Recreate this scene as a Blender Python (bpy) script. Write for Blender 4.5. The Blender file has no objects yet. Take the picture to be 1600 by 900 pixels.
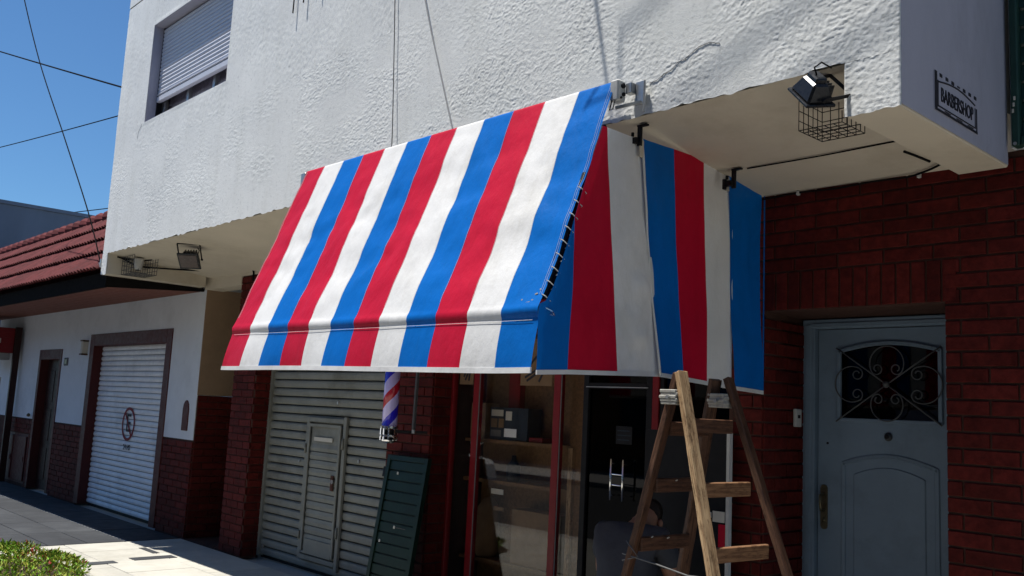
import bpy, bmesh, math, random
import numpy as np
from mathutils import Vector, Matrix
random.seed(7)
rng = np.random.default_rng(7)
S = bpy.context.scene
C = S.collection

# ------------------------------------------------------------------ camera
def cam_matrix(yaw, pitch, roll):
    cy, sy = math.cos(yaw), math.sin(yaw)
    f0 = Vector((-sy, cy, 0)); r0 = Vector((cy, sy, 0)); u0 = Vector((0, 0, 1))
    cp, sp = math.cos(pitch), math.sin(pitch)
    f1 = cp*f0 + sp*u0; u1 = -sp*f0 + cp*u0
    cr, sr = math.cos(roll), math.sin(roll)
    r2 = cr*r0 + sr*u1; u2 = -sr*r0 + cr*u1
    m = Matrix((r2, u2, -f1)).transposed().to_4x4()
    m.translation = Vector((0, 0, 1.6))
    return m
cd = bpy.data.cameras.new('camera'); cam = bpy.data.objects.new('camera', cd); C.objects.link(cam)
cam.matrix_world = cam_matrix(0.83022034, 0.13345315, 0.05037534)
cd.sensor_width = 36; cd.lens = 1437.4/1600*36; cd.clip_end = 2000; cd.clip_start = 0.05
S.camera = cam

# ------------------------------------------------------------------ light
SUN = Vector((0.20, 0.21, -1.0)).normalized()        # the way the light travels
elev = math.asin(-SUN.z); az = math.atan2(-SUN.x, -SUN.y)   # compass: from +Y clockwise
W = bpy.data.worlds.new('World'); S.world = W; W.use_nodes = True
nt = W.node_tree; nt.nodes.clear()
sky = nt.nodes.new('ShaderNodeTexSky'); sky.sky_type = 'NISHITA'; sky.sun_disc = False
sky.sun_elevation = elev; sky.sun_rotation = az
sky.air_density = 1.0; sky.dust_density = 0.0; sky.ozone_density = 6.0
bg = nt.nodes.new('ShaderNodeBackground'); bg.inputs[1].default_value = 0.08
wo = nt.nodes.new('ShaderNodeOutputWorld')
tint = nt.nodes.new('ShaderNodeMix'); tint.data_type = 'RGBA'; tint.blend_type = 'MULTIPLY'; tint.inputs[0].default_value = 1; tint.inputs[7].default_value = (.64, .87, 1.0, 1)
nt.links.new(sky.outputs[0], tint.inputs[6]); nt.links.new(tint.outputs[2], bg.inputs[0]); nt.links.new(bg.outputs[0], wo.inputs[0])
sl = bpy.data.lights.new('sun', 'SUN'); sl.energy = 5.0; sl.angle = math.radians(0.53); sl.color = (1, 0.96, 0.9)
so = bpy.data.objects.new('sun', sl); C.objects.link(so); so.location = (0, 0, 20)
so.rotation_euler = SUN.to_track_quat('-Z', 'Y').to_euler()
S.view_settings.view_transform = 'Standard'; S.view_settings.look = 'None'
S.view_settings.exposure = 0.55; S.view_settings.gamma = 1.0
S.render.engine = 'CYCLES'
S.cycles.max_bounces = 8; S.cycles.diffuse_bounces = 5; S.cycles.transparent_max_bounces = 12

# ------------------------------------------------------------------ materials
class NT:
    def __init__(s, name):
        s.m = bpy.data.materials.new(name); s.m.use_nodes = True; s.t = s.m.node_tree
        s.b = s.t.nodes['Principled BSDF']; s.co = None
    def n(s, ty, **k):
        x = s.t.nodes.new(ty)
        for a, v in k.items(): setattr(x, a, v)
        return x
    def l(s, a, b): s.t.links.new(a, b)
    def coord(s, scale=(1, 1, 1), kind='Object'):
        tc = s.n('ShaderNodeTexCoord'); mp = s.n('ShaderNodeMapping'); mp.inputs['Scale'].default_value = scale
        if kind == 'World':
            g = s.n('ShaderNodeNewGeometry'); s.l(g.outputs['Position'], mp.inputs[0])
        else: s.l(tc.outputs[kind], mp.inputs[0])
        return mp.outputs[0]
    def noise(s, scale, detail=4, rough=.6, sc=(1, 1, 1), kind='World', dist=0.0):
        x = s.n('ShaderNodeTexNoise'); x.inputs['Scale'].default_value = scale; x.inputs['Detail'].default_value = detail
        x.inputs['Roughness'].default_value = rough; x.inputs['Distortion'].default_value = dist
        s.l(s.coord(sc, kind), x.inputs['Vector']); return x.outputs['Fac']
    def ramp(s, fac, stops):
        r = s.n('ShaderNodeValToRGB'); e = r.color_ramp.elements
        while len(e) < len(stops): e.new(.5)
        for i, (p, c) in enumerate(stops):
            e[i].position = p; e[i].color = (*c, 1) if len(c) == 3 else c
        s.l(fac, r.inputs[0]); return r.outputs[0]
    def mul(s, a, b, fac=1.0, mode='MULTIPLY'):
        x = s.n('ShaderNodeMix', data_type='RGBA', blend_type=mode); x.inputs[0].default_value = fac
        for v, i in ((a, 6), (b, 7)):
            if isinstance(v, (tuple, list)): x.inputs[i].default_value = (*v, 1)
            else: s.l(v, x.inputs[i])
        return x.outputs[2]
    def bump(s, h, strength=.5, dist=.01, prev=None):
        x = s.n('ShaderNodeBump'); x.inputs['Strength'].default_value = strength; x.inputs['Distance'].default_value = dist
        s.l(h, x.inputs['Height'])
        if prev is not None: s.l(prev, x.inputs['Normal'])
        return x.outputs[0]
    def set(s, col=None, rough=None, metal=None, spec=None, normal=None):
        for v, k in ((col, 'Base Color'), (rough, 'Roughness'), (metal, 'Metallic'), (spec, 'Specular IOR Level'), (normal, 'Normal')):
            if v is None: continue
            i = s.b.inputs[k]
            if isinstance(v, tuple): i.default_value = (*v, 1)
            elif isinstance(v, (int, float)): i.default_value = v
            else: s.l(v, i)
        return s

def worn(name, col, rough=.6, var=.18, scale=6, metal=0, bump=.0, bscale=60, spec=.25, island=0.0, dirt=None, kind='World', sc=(1, 1, 1)):
    """one colour with gentle blotches, a little grime and fine relief"""
    k = NT(name)
    f = k.noise(scale, 6, .65, kind=kind, sc=sc)
    lo = tuple(c*(1-var) for c in col); hi = tuple(min(1, c*(1+var)) for c in col)
    c = k.ramp(f, [(.3, lo), (.7, hi)])
    if dirt:
        g = k.noise(scale*.37, 8, .72, kind=kind, sc=sc)
        w = k.ramp(g, [(.5, (1, 1, 1)), (.72, dirt)])
        c = k.mul(c, w)
    if island:
        oi = k.n('ShaderNodeObjectInfo'); ge = k.n('ShaderNodeNewGeometry')
        a = k.n('ShaderNodeMath', operation='ADD'); k.l(oi.outputs['Random'], a.inputs[0]); k.l(ge.outputs['Random Per Island'], a.inputs[1])
        fr = k.n('ShaderNodeMath', operation='FRACT'); k.l(a.outputs[0], fr.inputs[0])
        r = k.ramp(fr.outputs[0], [(0, (1-island,)*3), (1, (1, 1, 1))])
        c = k.mul(c, r)
    k.set(c, None, metal, spec)
    rr = k.ramp(k.noise(scale*2.3, 4, kind=kind), [(.3, (max(0, rough-.1),)*3), (.7, (min(1, rough+.1),)*3)]); k.set(rough=rr)
    if bump: k.set(normal=k.bump(k.noise(bscale, 5, .6, kind=kind, sc=sc), bump, .004))
    return k.m

def stucco_mat():
    k = NT('white splattered stucco')
    c = k.ramp(k.noise(1.3, 8, .7), [(.3, (.74, .75, .73)), (.65, (.84, .85, .825))])
    st = k.ramp(k.noise(2.2, 6, .75, sc=(3.2, 1, .35)), [(.5, (1, 1, 1)), (.78, (.90, .90, .885))])
    c = k.mul(c, st)
    pk = k.ramp(k.noise(38, 3, .6), [(.56, (1, 1, 1)), (.70, (.72, .73, .75))])
    c = k.mul(c, pk, .7)
    k.set(c, .9, 0, .25)
    v = k.n('ShaderNodeTexVoronoi'); v.feature = 'SMOOTH_F1'; v.inputs['Scale'].default_value = 130
    nn = k.n('ShaderNodeTexNoise'); nn.inputs['Scale'].default_value = 12; k.l(k.coord((1, 1, 1.4), 'World'), nn.inputs['Vector'])
    mx = k.n('ShaderNodeMix', data_type='RGBA'); mx.inputs[0].default_value = .12
    k.l(k.coord((1, 1, 1.5), 'World'), mx.inputs[6]); k.l(nn.outputs['Color'], mx.inputs[7]); k.l(mx.outputs[2], v.inputs['Vector'])
    n1 = k.bump(v.outputs[0], .16, .003)
    n2 = k.bump(k.noise(170, 6, .8), .5, .003, n1)
    k.set(normal=n2)
    return k.m

def fabric(name, col, trans=.14):
    k = NT(name)
    w = k.ramp(k.noise(3.0, 5, .6), [(.3, tuple(c*.93 for c in col)), (.7, tuple(min(1, c*1.04) for c in col))])
    grime = k.ramp(k.noise(1.7, 7, .7, sc=(2.5, 1, .8)), [(.5, (1, 1, 1)), (.78, (.84, .83, .80))])
    c = k.mul(w, grime)
    stn = k.ramp(k.noise(5.5, 7, .75, sc=(5, 1, .5)), [(.56, (1, 1, 1)), (.74, (.90, .89, .87))]); c = k.mul(c, stn)
    wv = k.ramp(k.noise(420, 2, .5), [(.3, (.93, .93, .93)), (.7, (1, 1, 1))]); c = k.mul(c, wv)
    k.set(c, .45, 0, .16)
    k.set(normal=k.bump(k.noise(9, 5, .6, sc=(1, 1, .6)), .5, .014, k.bump(k.noise(700, 2), .12, .001)))
    tr = k.n('ShaderNodeBsdfTranslucent'); k.l(c, tr.inputs[0])
    ms = k.n('ShaderNodeMixShader'); ms.inputs[0].default_value = trans
    out = k.t.nodes['Material Output']
    k.l(k.b.outputs[0], ms.inputs[1]); k.l(tr.outputs[0], ms.inputs[2]); k.l(ms.outputs[0], out.inputs[0])
    return k.m

def glass_mat(name, tint=(.75, .8, .8), mirror=.16):
    k = NT(name); out = k.t.nodes['Material Output']
    tp = k.n('ShaderNodeBsdfTransparent'); tp.inputs[0].default_value = (*tint, 1)
    gl = k.n('ShaderNodeBsdfGlossy'); gl.inputs['Roughness'].default_value = .02
    lw = k.n('ShaderNodeLayerWeight'); lw.inputs[0].default_value = .5            # Facing = 1 - |cos|, the same from both sides
    pw = k.n('ShaderNodeMath', operation='POWER'); k.l(lw.outputs['Facing'], pw.inputs[0]); pw.inputs[1].default_value = 5
    mt = k.n('ShaderNodeMath', operation='MULTIPLY_ADD'); k.l(pw.outputs[0], mt.inputs[0]); mt.inputs[1].default_value = .96; mt.inputs[2].default_value = mirror
    ms = k.n('ShaderNodeMixShader'); k.l(mt.outputs[0], ms.inputs[0]); k.l(tp.outputs[0], ms.inputs[1]); k.l(gl.outputs[0], ms.inputs[2])
    k.l(ms.outputs[0], out.inputs[0]); return k.m

def wood_mat(name, a, b, rough=.6):
    k = NT(name)
    f = k.noise(9, 6, .7, sc=(6, 6, .5), kind='Object', dist=.6)
    c = k.ramp(f, [(.32, a), (.6, b)])
    sp = k.ramp(k.noise(16, 6, .8, kind='Object', sc=(2, 2, .8)), [(.5, (1, 1, 1)), (.66, (.30, .24, .2))])
    gr_ = k.ramp(k.noise(60, 3, .6, kind='Object', sc=(3, 3, .08)), [(.35, (.55, .5, .45)), (.55, (1, 1, 1))]); c = k.mul(c, gr_)
    c = k.mul(c, sp)
    k.set(c, rough, 0, .35, k.bump(f, .5, .004)); return k.m

M = {}
M['stucco'] = stucco_mat()
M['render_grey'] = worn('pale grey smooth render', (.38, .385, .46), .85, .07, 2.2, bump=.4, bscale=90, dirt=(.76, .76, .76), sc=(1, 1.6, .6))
M['soffit'] = worn('cream painted soffit', (.58, .52, .42), .85, .07, 1.6, bump=.35, bscale=45, dirt=(.72, .68, .62))
M['brick'] = worn('dark red painted brick', (.105, .013, .010), .7, .35, 22, bump=.5, bscale=55, island=.38, dirt=(.6, .5, .5), spec=.12)
M['mortar'] = worn('dark grey-brown mortar', (.072, .038, .030), .95, .2, 12, bump=.5, spec=.1)
M['house_white'] = worn('off-white house plaster', (.66, .69, .72), .85, .05, 2.5, bump=.3, bscale=40, dirt=(.82, .82, .82))
M['tan'] = worn('tan painted plaster', (.30, .205, .13), .85, .08, 3, bump=.25, dirt=(.8, .8, .8))
M['brown_frame'] = worn('dark brown painted frame', (.075, .014, .013), .55, .15, 10)
M['dark_wood'] = worn('very dark brown door', (.03, .010, .008), .5, .2, 10)
M['slat_white'] = worn('white painted shutter slat', (.82, .83, .84), .5, .06, 5, dirt=(.78, .78, .78))
M['slat_grey'] = worn('grey-green painted steel shutter', (.22, .225, .20), .55, .10, 5, bump=.2, dirt=(.6, .56, .5))
M['slat_edge'] = worn('dark shutter seam', (.010, .011, .010), .7, .1, 8)
M['pvc'] = worn('white plastic blind slat', (.60, .62, .68), .45, .04, 6)
M['tile'] = worn('dark red roof tile', (.115, .025, .025), .8, .25, 14, bump=.5, island=.3, dirt=(.6, .55, .55), spec=.15)
M['soffit_wood'] = worn('brown boarded eave', (.20, .075, .05), .7, .2, 8, sc=(.6, 8, 8))
M['black'] = worn('black painted metal', (.012, .012, .014), .5, .2, 12, spec=.15)
M['matt_black'] = worn('sooty dark board', (.012, .011, .011), .95, .2, 12, spec=.03)
M['black_glossy'] = worn('black enamelled lamp housing', (.016, .017, .02), .28, .2, 20)
M['steel'] = worn('galvanised grey steel', (.42, .43, .43), .38, .12, 15, metal=.7)
M['grey_plastic'] = worn('light grey plastic', (.50, .50, .48), .5, .1, 12)
M['chrome'] = NT('polished chrome').set((.85, .85, .86), .12, 1.0).m
M['fab_red'] = fabric('red awning vinyl', (.56, .008, .036))
M['fab_white'] = fabric('white awning vinyl', (.80, .80, .79))
M['fab_blue'] = fabric('blue awning vinyl', (.001, .142, .53))
M['red_frame'] = worn('red painted steel frame', (.20, .010, .014), .4, .15, 10)
M['green_metal'] = worn('dark green painted panel', (.004, .018, .011), .45, .25, 9, dirt=(.7, .7, .7))
M['green_win'] = worn('dark green window shutter', (.02, .055, .045), .5, .15, 8)
M['door_blue'] = worn('pale blue-grey painted door', (.17, .235, .305), .5, .07, 5, bump=.15, bscale=30, dirt=(.74, .73, .72))
M['iron'] = worn('grey painted wrought iron', (.08, .085, .09), .5, .15, 30)
M['brass'] = worn('tarnished brass plate', (.16, .14, .09), .4, .2, 30, metal=.8)
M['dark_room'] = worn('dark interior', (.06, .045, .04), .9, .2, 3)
M['chipboard'] = worn('chipboard panel', (.15, .08, .036), .7, .3, 40, bump=.2)
M['card'] = worn('cardboard', (.19, .12, .065), .8, .15, 10)
M['paper'] = worn('white paper', (.55, .52, .45), .7, .05, 8)
M['box_blue'] = worn('dark blue printed box', (.014, .024, .04), .4, .3, 14)
M['glass'] = glass_mat('shop glass', (.97, .97, .96), .035)
M['glass_dark'] = glass_mat('dark door glass', (.10, .11, .12), .025)
M['ladder_dark'] = wood_mat('weathered brown wood', (.05, .022, .013), (.13, .062, .034))
M['ladder_mid'] = wood_mat('worn brown step wood', (.13, .06, .028), (.28, .15, .075))
M['ladder_pale'] = wood_mat('bare pale worn wood', (.30, .18, .09), (.52, .36, .20))
M['tape'] = worn('grey tape and wire binding', (.34, .33, .30), .45, .3, 40, bump=.6, bscale=80)
M['slab_pale'] = worn('pale concrete slab', (.47, .455, .40), .85, .10, 3.5, bump=.35, bscale=60, island=.14, dirt=(.78, .77, .74))
M['slab_dark'] = worn('dark grey paving tile', (.045, .048, .053), .75, .18, 3.0, bump=.3, bscale=70, island=.25, dirt=(1.5, 1.5, 1.45))
M['joint'] = worn('pale sandy joint', (.34, .33, .31), .95, .1, 10)
M['asphalt'] = worn('asphalt', (.05, .05, .05), .9, .2, 8, bump=.6, bscale=120)
M['kerb'] = worn('concrete kerb', (.32, .31, .29), .9, .12, 6, bump=.4)
M['metal_cladding'] = worn('blue-grey weathered wall', (.10, .135, .19), .8, .14, .9, bump=.2, sc=(1, 1.2, .25), dirt=(.75, .75, .75))
M['skin'] = worn('skin', (.32, .16, .10), .55, .08, 12)
M['tshirt'] = worn('grey cotton t-shirt', (.05, .052, .062), .95, .12, 10, bump=1.0, bscale=14)
M['jeans'] = worn('dark jeans', (.02, .03, .055), .9, .2, 20)
M['hair'] = worn('dark brown hair', (.015, .009, .006), .6, .3, 60, bump=.8, bscale=120)
M['shoe'] = worn('black shoe', (.02, .02, .02), .6, .1, 20)
M['cable'] = worn('black cable', (.008, .008, .009), .9, .1, 20, spec=.05)
M['cord_shadow'] = worn('pale grey cord shadow', (.30, .30, .30), .8, .1, 30)  # grey for the modelled shadow of the dark cord
M['cord'] = worn('grey nylon cord', (.13, .13, .13), .8, .1, 30)
M['ink'] = worn('black paint', (.022, .022, .030), .6, .1, 20)
M['ink_red'] = worn('dark red paint', (.20, .008, .02), .6, .1, 20)
M['leaf'] = worn('green leaves', (.19, .36, .025), .5, .3, 10, island=.45)
M['leaf_yellow'] = worn('yellow-green leaves', (.33, .36, .05), .5, .2, 10, island=.3)
M['leaf_red'] = worn('red leaves', (.38, .06, .04), .5, .2, 10, island=.3)
M['soil'] = worn('soil', (.05, .035, .02), .95, .3, 14, bump=.8)
M['car_white'] = worn('white car paint', (.72, .72, .70), .25, .02, 3)
M['rubber'] = worn('tyre rubber', (.02, .02, .02), .85, .1, 20)
M['curtain'] = worn('dusky mauve curtain', (.20, .18, .24), .9, .4, 9, sc=(5, 1, 1))
M['lens'] = worn('lamp glass', (.085, .065, .06), .2, .2, 20)
M['rust'] = worn('rusty stain', (.09, .04, .03), .9, .3, 30)

# barber pole: helix stripes in object space
def pole_mat():
    k = NT('barber pole stripes'); co = k.n('ShaderNodeTexCoord'); sp = k.n('ShaderNodeSeparateXYZ'); k.l(co.outputs['Object'], sp.inputs[0])
    at = k.n('ShaderNodeMath', operation='ARCTAN2'); k.l(sp.outputs[1], at.inputs[0]); k.l(sp.outputs[0], at.inputs[1])
    a = k.n('ShaderNodeMath', operation='MULTIPLY'); k.l(at.outputs[0], a.inputs[0]); a.inputs[1].default_value = 1/(2*math.pi)
    z = k.n('ShaderNodeMath', operation='MULTIPLY'); k.l(sp.outputs[2], z.inputs[0]); z.inputs[1].default_value = -1/.40
    s_ = k.n('ShaderNodeMath', operation='ADD'); k.l(a.outputs[0], s_.inputs[0]); k.l(z.outputs[0], s_.inputs[1])
    o = k.n('ShaderNodeMath', operation='ADD'); k.l(s_.outputs[0], o.inputs[0]); o.inputs[1].default_value = 10.12
    f = k.n('ShaderNodeMath', operation='FRACT'); k.l(o.outputs[0], f.inputs[0])
    r = k.n('ShaderNodeValToRGB'); r.color_ramp.interpolation = 'CONSTANT'; e = r.color_ramp.elements
    cols = [(0, (.50, .46, .85)), (.27, (.42, .008, .03)), (.5, (.50, .46, .85)), (.77, (.02, .015, .55))]
    while len(e) < 4: e.new(.5)
    for i, (p, c) in enumerate(cols): e[i].position = p; e[i].color = (*c, 1)
    k.l(f.outputs[0], r.inputs[0]); k.set(r.outputs[0], .12, 0, .6); return k.m
M['pole'] = pole_mat()

# ------------------------------------------------------------------ mesh helpers
class MB:
    def __init__(s): s.v = []; s.f = []; s.mi = []; s.m = 0
    def add(s, vs, fs):
        o = len(s.v); s.v += [tuple(x) for x in vs]; s.f += [tuple(i+o for i in f) for f in fs]; s.mi += [s.m]*len(fs); return s
    def box(s, x0, x1, y0, y1, z0, z1):
        return s.add([(x0, y0, z0), (x1, y0, z0), (x1, y1, z0), (x0, y1, z0), (x0, y0, z1), (x1, y0, z1), (x1, y1, z1), (x0, y1, z1)],
                     [(0, 3, 2, 1), (4, 5, 6, 7), (0, 1, 5, 4), (1, 2, 6, 5), (2, 3, 7, 6), (3, 0, 4, 7)])
    def hexa(s, p):   # 8 points, order as box
        return s.add(p, [(0, 3, 2, 1), (4, 5, 6, 7), (0, 1, 5, 4), (1, 2, 6, 5), (2, 3, 7, 6), (3, 0, 4, 7)])
    def beam(s, a, b, w, h, up=(0, 0, 1)):
        a, b = Vector(a), Vector(b); d = (b-a).normalized(); u = Vector(up)
        x = d.cross(u).normalized(); y = x.cross(d).normalized()
        p = [q + sx*x*w/2 + sy*y*h/2 for q in (a, b) for sx, sy in ((-1, -1), (1, -1), (1, 1), (-1, 1))]
        return s.add(p, [(0, 1, 2, 3), (7, 6, 5, 4), (0, 4, 5, 1), (1, 5, 6, 2), (2, 6, 7, 3), (3, 7, 4, 0)])
    def tube(s, pts, r, n=8, cap=True):
        pts = [Vector(p) for p in pts]; k = len(pts); rs = r if isinstance(r, (list, tuple)) else [r]*k
        vs = []; ref = None
        for i, p in enumerate(pts):
            d = (pts[min(i+1, k-1)] - pts[max(i-1, 0)]).normalized()
            if ref is None: ref = Vector((0, 0, 1)) if abs(d.z) < .9 else Vector((1, 0, 0))
            x = d.cross(ref).normalized(); y = x.cross(d).normalized(); ref = y
            for j in range(n):
                t = 2*math.pi*j/n; vs.append(p + rs[i]*(math.cos(t)*x + math.sin(t)*y))
        fs = [(i*n+j, i*n+(j+1) % n, (i+1)*n+(j+1) % n, (i+1)*n+j) for i in range(k-1) for j in range(n)]
        if cap: fs += [tuple(range(n))[::-1], tuple((k-1)*n+j for j in range(n))]
        return s.add(vs, fs)
    def lathe(s, prof, c=(0, 0, 0), n=24):   # prof list of (r, z)
        vs = [(c[0]+r*math.cos(2*math.pi*j/n), c[1]+r*math.sin(2*math.pi*j/n), c[2]+z) for r, z in prof for j in range(n)]
        fs = [(i*n+j, i*n+(j+1) % n, (i+1)*n+(j+1) % n, (i+1)*n+j) for i in range(len(prof)-1) for j in range(n)]
        fs += [tuple(range(n))[::-1], tuple((len(prof)-1)*n+j for j in range(n))]
        return s.add(vs, fs)
    def prism(s, poly, axis, a, b):   # poly of 2D points, extruded along axis between a and b
        def P(q, t):
            return {'x': (t, q[0], q[1]), 'y': (q[0], t, q[1]), 'z': (q[0], q[1], t)}[axis]
        n = len(poly); vs = [P(q, a) for q in poly] + [P(q, b) for q in poly]
        fs = [tuple(range(n)), tuple(range(2*n-1, n-1, -1))] + [(i, i+n, (i+1) % n+n, (i+1) % n) for i in range(n)]
        return s.add(vs, fs)
    def build(s, name, mats, parent=None, bevel=0, smooth=False, kind=None, label=None):
        me = bpy.data.meshes.new(name); me.from_pydata(s.v, [], s.f)
        mats = mats if isinstance(mats, (list, tuple)) else [mats]
        for m in mats: me.materials.append(m)
        if len(mats) > 1: me.polygons.foreach_set('material_index', s.mi)
        bm = bmesh.new(); bm.from_mesh(me)
        if not smooth or len(s.f) < 20000: bmesh.ops.recalc_face_normals(bm, faces=bm.faces)
        if bevel:
            es = [e for e in bm.edges if len(e.link_faces) == 2 and e.calc_face_angle(0) > .6]
            bmesh.ops.bevel(bm, geom=es, offset=bevel, segments=1, affect='EDGES', clamp_overlap=True)
        bm.to_mesh(me); bm.free()
        if smooth: me.polygons.foreach_set('use_smooth', [True]*len(me.polygons))
        o = bpy.data.objects.new(name, me); C.objects.link(o)
        if parent is not None: o.parent = parent; 
        if kind: o['kind'] = kind
        if label: o['label'] = label
        return o
def thing(name, label, cat, loc=(0, 0, 0), group=None):
    o = bpy.data.objects.new(name, None); C.objects.link(o); o.location = loc; o.empty_display_size = .1
    o['label'] = label; o['category'] = cat
    if group: o['group'] = group
    return o
def tag(o, label, cat, group=None):
    o['label'] = label; o['category'] = cat
    if group: o['group'] = group
    return o
def unparent_offset(root):
    """things keep an empty at their base while parts were modelled in world metres"""
    inv = Matrix.Translation(-root.location)
    for ch in root.children: ch.matrix_parent_inverse = inv
def text_mesh(name, txt, size, mat, parent, origin, xdir, zdir, depth=.002, xscale=1.0):
    cu = bpy.data.curves.new(name, 'FONT'); cu.body = txt; cu.size = size; cu.extrude = depth; cu.align_x = 'CENTER'; cu.align_y = 'CENTER'
    cu.resolution_u = 3
    t = bpy.data.objects.new('tmp', cu); C.objects.link(t)
    dg = bpy.context.evaluated_depsgraph_get(); me = bpy.data.meshes.new_from_object(t.evaluated_get(dg))
    bpy.data.objects.remove(t); me.materials.clear(); me.materials.append(mat)
    x = Vector(xdir).normalized(); z = Vector(zdir).normalized(); y = x.cross(z)
    # text lies in local xy: local x -> x, local y -> z, local z -> facing
    m = Matrix((x*xscale, z, x.cross(z))).transposed().to_4x4(); m.translation = Vector(origin); me.transform(m)
    o = bpy.data.objects.new(name, me); C.objects.link(o); o.parent = parent; return o

def vnoise(x, y, seed=0):
    """2-D value noise on numpy arrays"""
    g = np.random.default_rng(seed).random((512, 512))
    xi = np.floor(x).astype(int); yi = np.floor(y).astype(int); fx = x-xi; fy = y-yi
    fx = fx*fx*(3-2*fx); fy = fy*fy*(3-2*fy)
    a = g[xi % 512, yi % 512]; b = g[(xi+1) % 512, yi % 512]; c = g[xi % 512, (yi+1) % 512]; d = g[(xi+1) % 512, (yi+1) % 512]
    return (a*(1-fx)+b*fx)*(1-fy) + (c*(1-fx)+d*fx)*fy

def grid_obj(name, xs, ys, fn, mats, parent=None, skip=None, mat_of=None, smooth=True):
    """grid mesh over parameters xs, ys; fn(X, Y) -> (N,3)"""
    X, Y = np.meshgrid(xs, ys, indexing='ij'); P = fn(X.ravel(), Y.ravel())
    nx, ny = len(xs), len(ys)
    i, j = np.meshgrid(np.arange(nx-1), np.arange(ny-1), indexing='ij'); i = i.ravel(); j = j.ravel()
    if skip is not None:
        k = ~skip((xs[i]+xs[i+1])/2, (ys[j]+ys[j+1])/2); i = i[k]; j = j[k]
    F = np.stack([i*ny+j, (i+1)*ny+j, (i+1)*ny+j+1, i*ny+j+1], 1)
    me = bpy.data.meshes.new(name)
    me.vertices.add(len(P)); me.vertices.foreach_set('co', P.astype(np.float32).ravel())
    me.loops.add(F.size); me.loops.foreach_set('vertex_index', F.ravel().astype(np.int32))
    me.polygons.add(len(F)); me.polygons.foreach_set('loop_start', (np.arange(len(F))*4).astype(np.int32))
    mats = mats if isinstance(mats, (list, tuple)) else [mats]
    for m in mats: me.materials.append(m)
    if mat_of is not None: me.polygons.foreach_set('material_index', mat_of((xs[i]+xs[i+1])/2, (ys[j]+ys[j+1])/2).astype(np.int32))
    if smooth: me.polygons.foreach_set('use_smooth', [True]*len(F))
    me.update(calc_edges=True); me.validate()
    o = bpy.data.objects.new(name, me); C.objects.link(o)
    if parent is not None: o.parent = parent
    return o

CAMP = Vector((0, 0, 1.6)); CM = cam.matrix_world.inverted()
def inview(p, pad=40):
    q = CM @ Vector(p)
    if q.z > -.05: return False
    u = 800 + 1437.4*q.x/-q.z; v = 450 - 1437.4*q.y/-q.z
    return -pad < u < 1600+pad and -pad < v < 900+pad

# brick pieces: collected as (centre, length, height, normal axis, sign) then turned into shared-mesh parts
brick_mesh = {}
def brick_data(L, H, T, key='brick'):
    k = (round(L, 3), round(H, 3), round(T, 3))
    if k not in brick_mesh:
        me = bpy.data.meshes.new(key); bm = bmesh.new()
        bmesh.ops.create_cube(bm, size=1); bmesh.ops.scale(bm, vec=(L, T, H), verts=bm.verts)
        fr = [e for e in bm.edges if all(v.co.y < 0 for v in e.verts)]
        bmesh.ops.bevel(bm, geom=fr, offset=.003, segments=1, affect='EDGES')
        bm.to_mesh(me); bm.free(); me.materials.append(M['brick']); brick_mesh[k] = me
    return brick_mesh[k]
def courses(u0, u1, z0, z1, holes=(), BL=.245, BH=.066, J=.011, skip_cut=.03, zbase=0.0):
    """running-bond pieces (u, z, L, H) in a rectangle minus rectangular holes"""
    out = []; pitch = BH+J; r0 = int(math.floor((z0-zbase)/pitch))
    r = r0
    while zbase + r*pitch < z1:
        za = max(z0, zbase+r*pitch); zb = min(z1, zbase+r*pitch+BH); 
        if zb-za > .02:
            off = 0 if r % 2 else (BL+J)/2
            k = math.floor((u0-off)/(BL+J))
            while off + k*(BL+J) < u1:
                ua = max(u0, off+k*(BL+J)); ub = min(u1, off+k*(BL+J)+BL)
                segs = [(ua, ub)]
                for (h0, h1, g0, g1) in holes:
                    if zb > g0+.01 and za < g1-.01:
                        ns = []
                        for a, b in segs:
                            if b <= h0 or a >= h1: ns.append((a, b))
                            else:
                                if a < h0: ns.append((a, h0))
                                if b > h1: ns.append((h1, b))
                        segs = ns
                for a, b in segs:
                    if b-a > skip_cut: out.append(((a+b)/2, (za+zb)/2, b-a, zb-za))
                k += 1
        r += 1
    return out
def place_bricks(cands, parent, limit, name='brick', T=.03):
    """cands: (centre Vector, rotz, L, H); nearest in-view ones single, rest joined as stuff"""
    vis = [c for c in cands if c[4] and inview(c[0])]; hid = [c for c in cands if not (c[4] and inview(c[0]))]
    vis.sort(key=lambda c: (c[0]-CAMP).length)
    far = vis[limit:]; vis = vis[:limit]
    for c, rz, L, H, _ in vis:
        o = bpy.data.objects.new(name, brick_data(L, H, T)); C.objects.link(o); o.parent = parent
        o.location = c; o.rotation_euler = (random.uniform(-.004, .004), 0, rz)
        n = Vector((math.sin(rz), -math.cos(rz), 0)); o.location = c + n*random.uniform(-.0015, .0015)
    rest = far + hid
    if rest:
        mb = MB()
        for c, rz, L, H, _ in rest:
            x = Vector((math.cos(rz), math.sin(rz), 0))*L/2; y = Vector((-math.sin(rz), math.cos(rz), 0))*T/2; z = Vector((0, 0, H/2))
            mb.hexa([c-x-y-z, c+x-y-z, c+x+y-z, c-x+y-z, c-x-y+z, c+x-y+z, c+x+y+z, c-x+y+z])
        mb.build(name, M['brick'], parent, kind='stuff')
    return len(vis)

YM = 4.6      # main wall plane
YF = 3.4      # front of the projecting upper floor
XL, XR = -10.37, -1.54
def soff(y, x=-2.4): return 3.08 - .145*(y-YF)/1.2 - (x+6)/4*.014*(y-YF)/1.2*2 - .004   # underside of the overhang falls towards the wall

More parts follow.
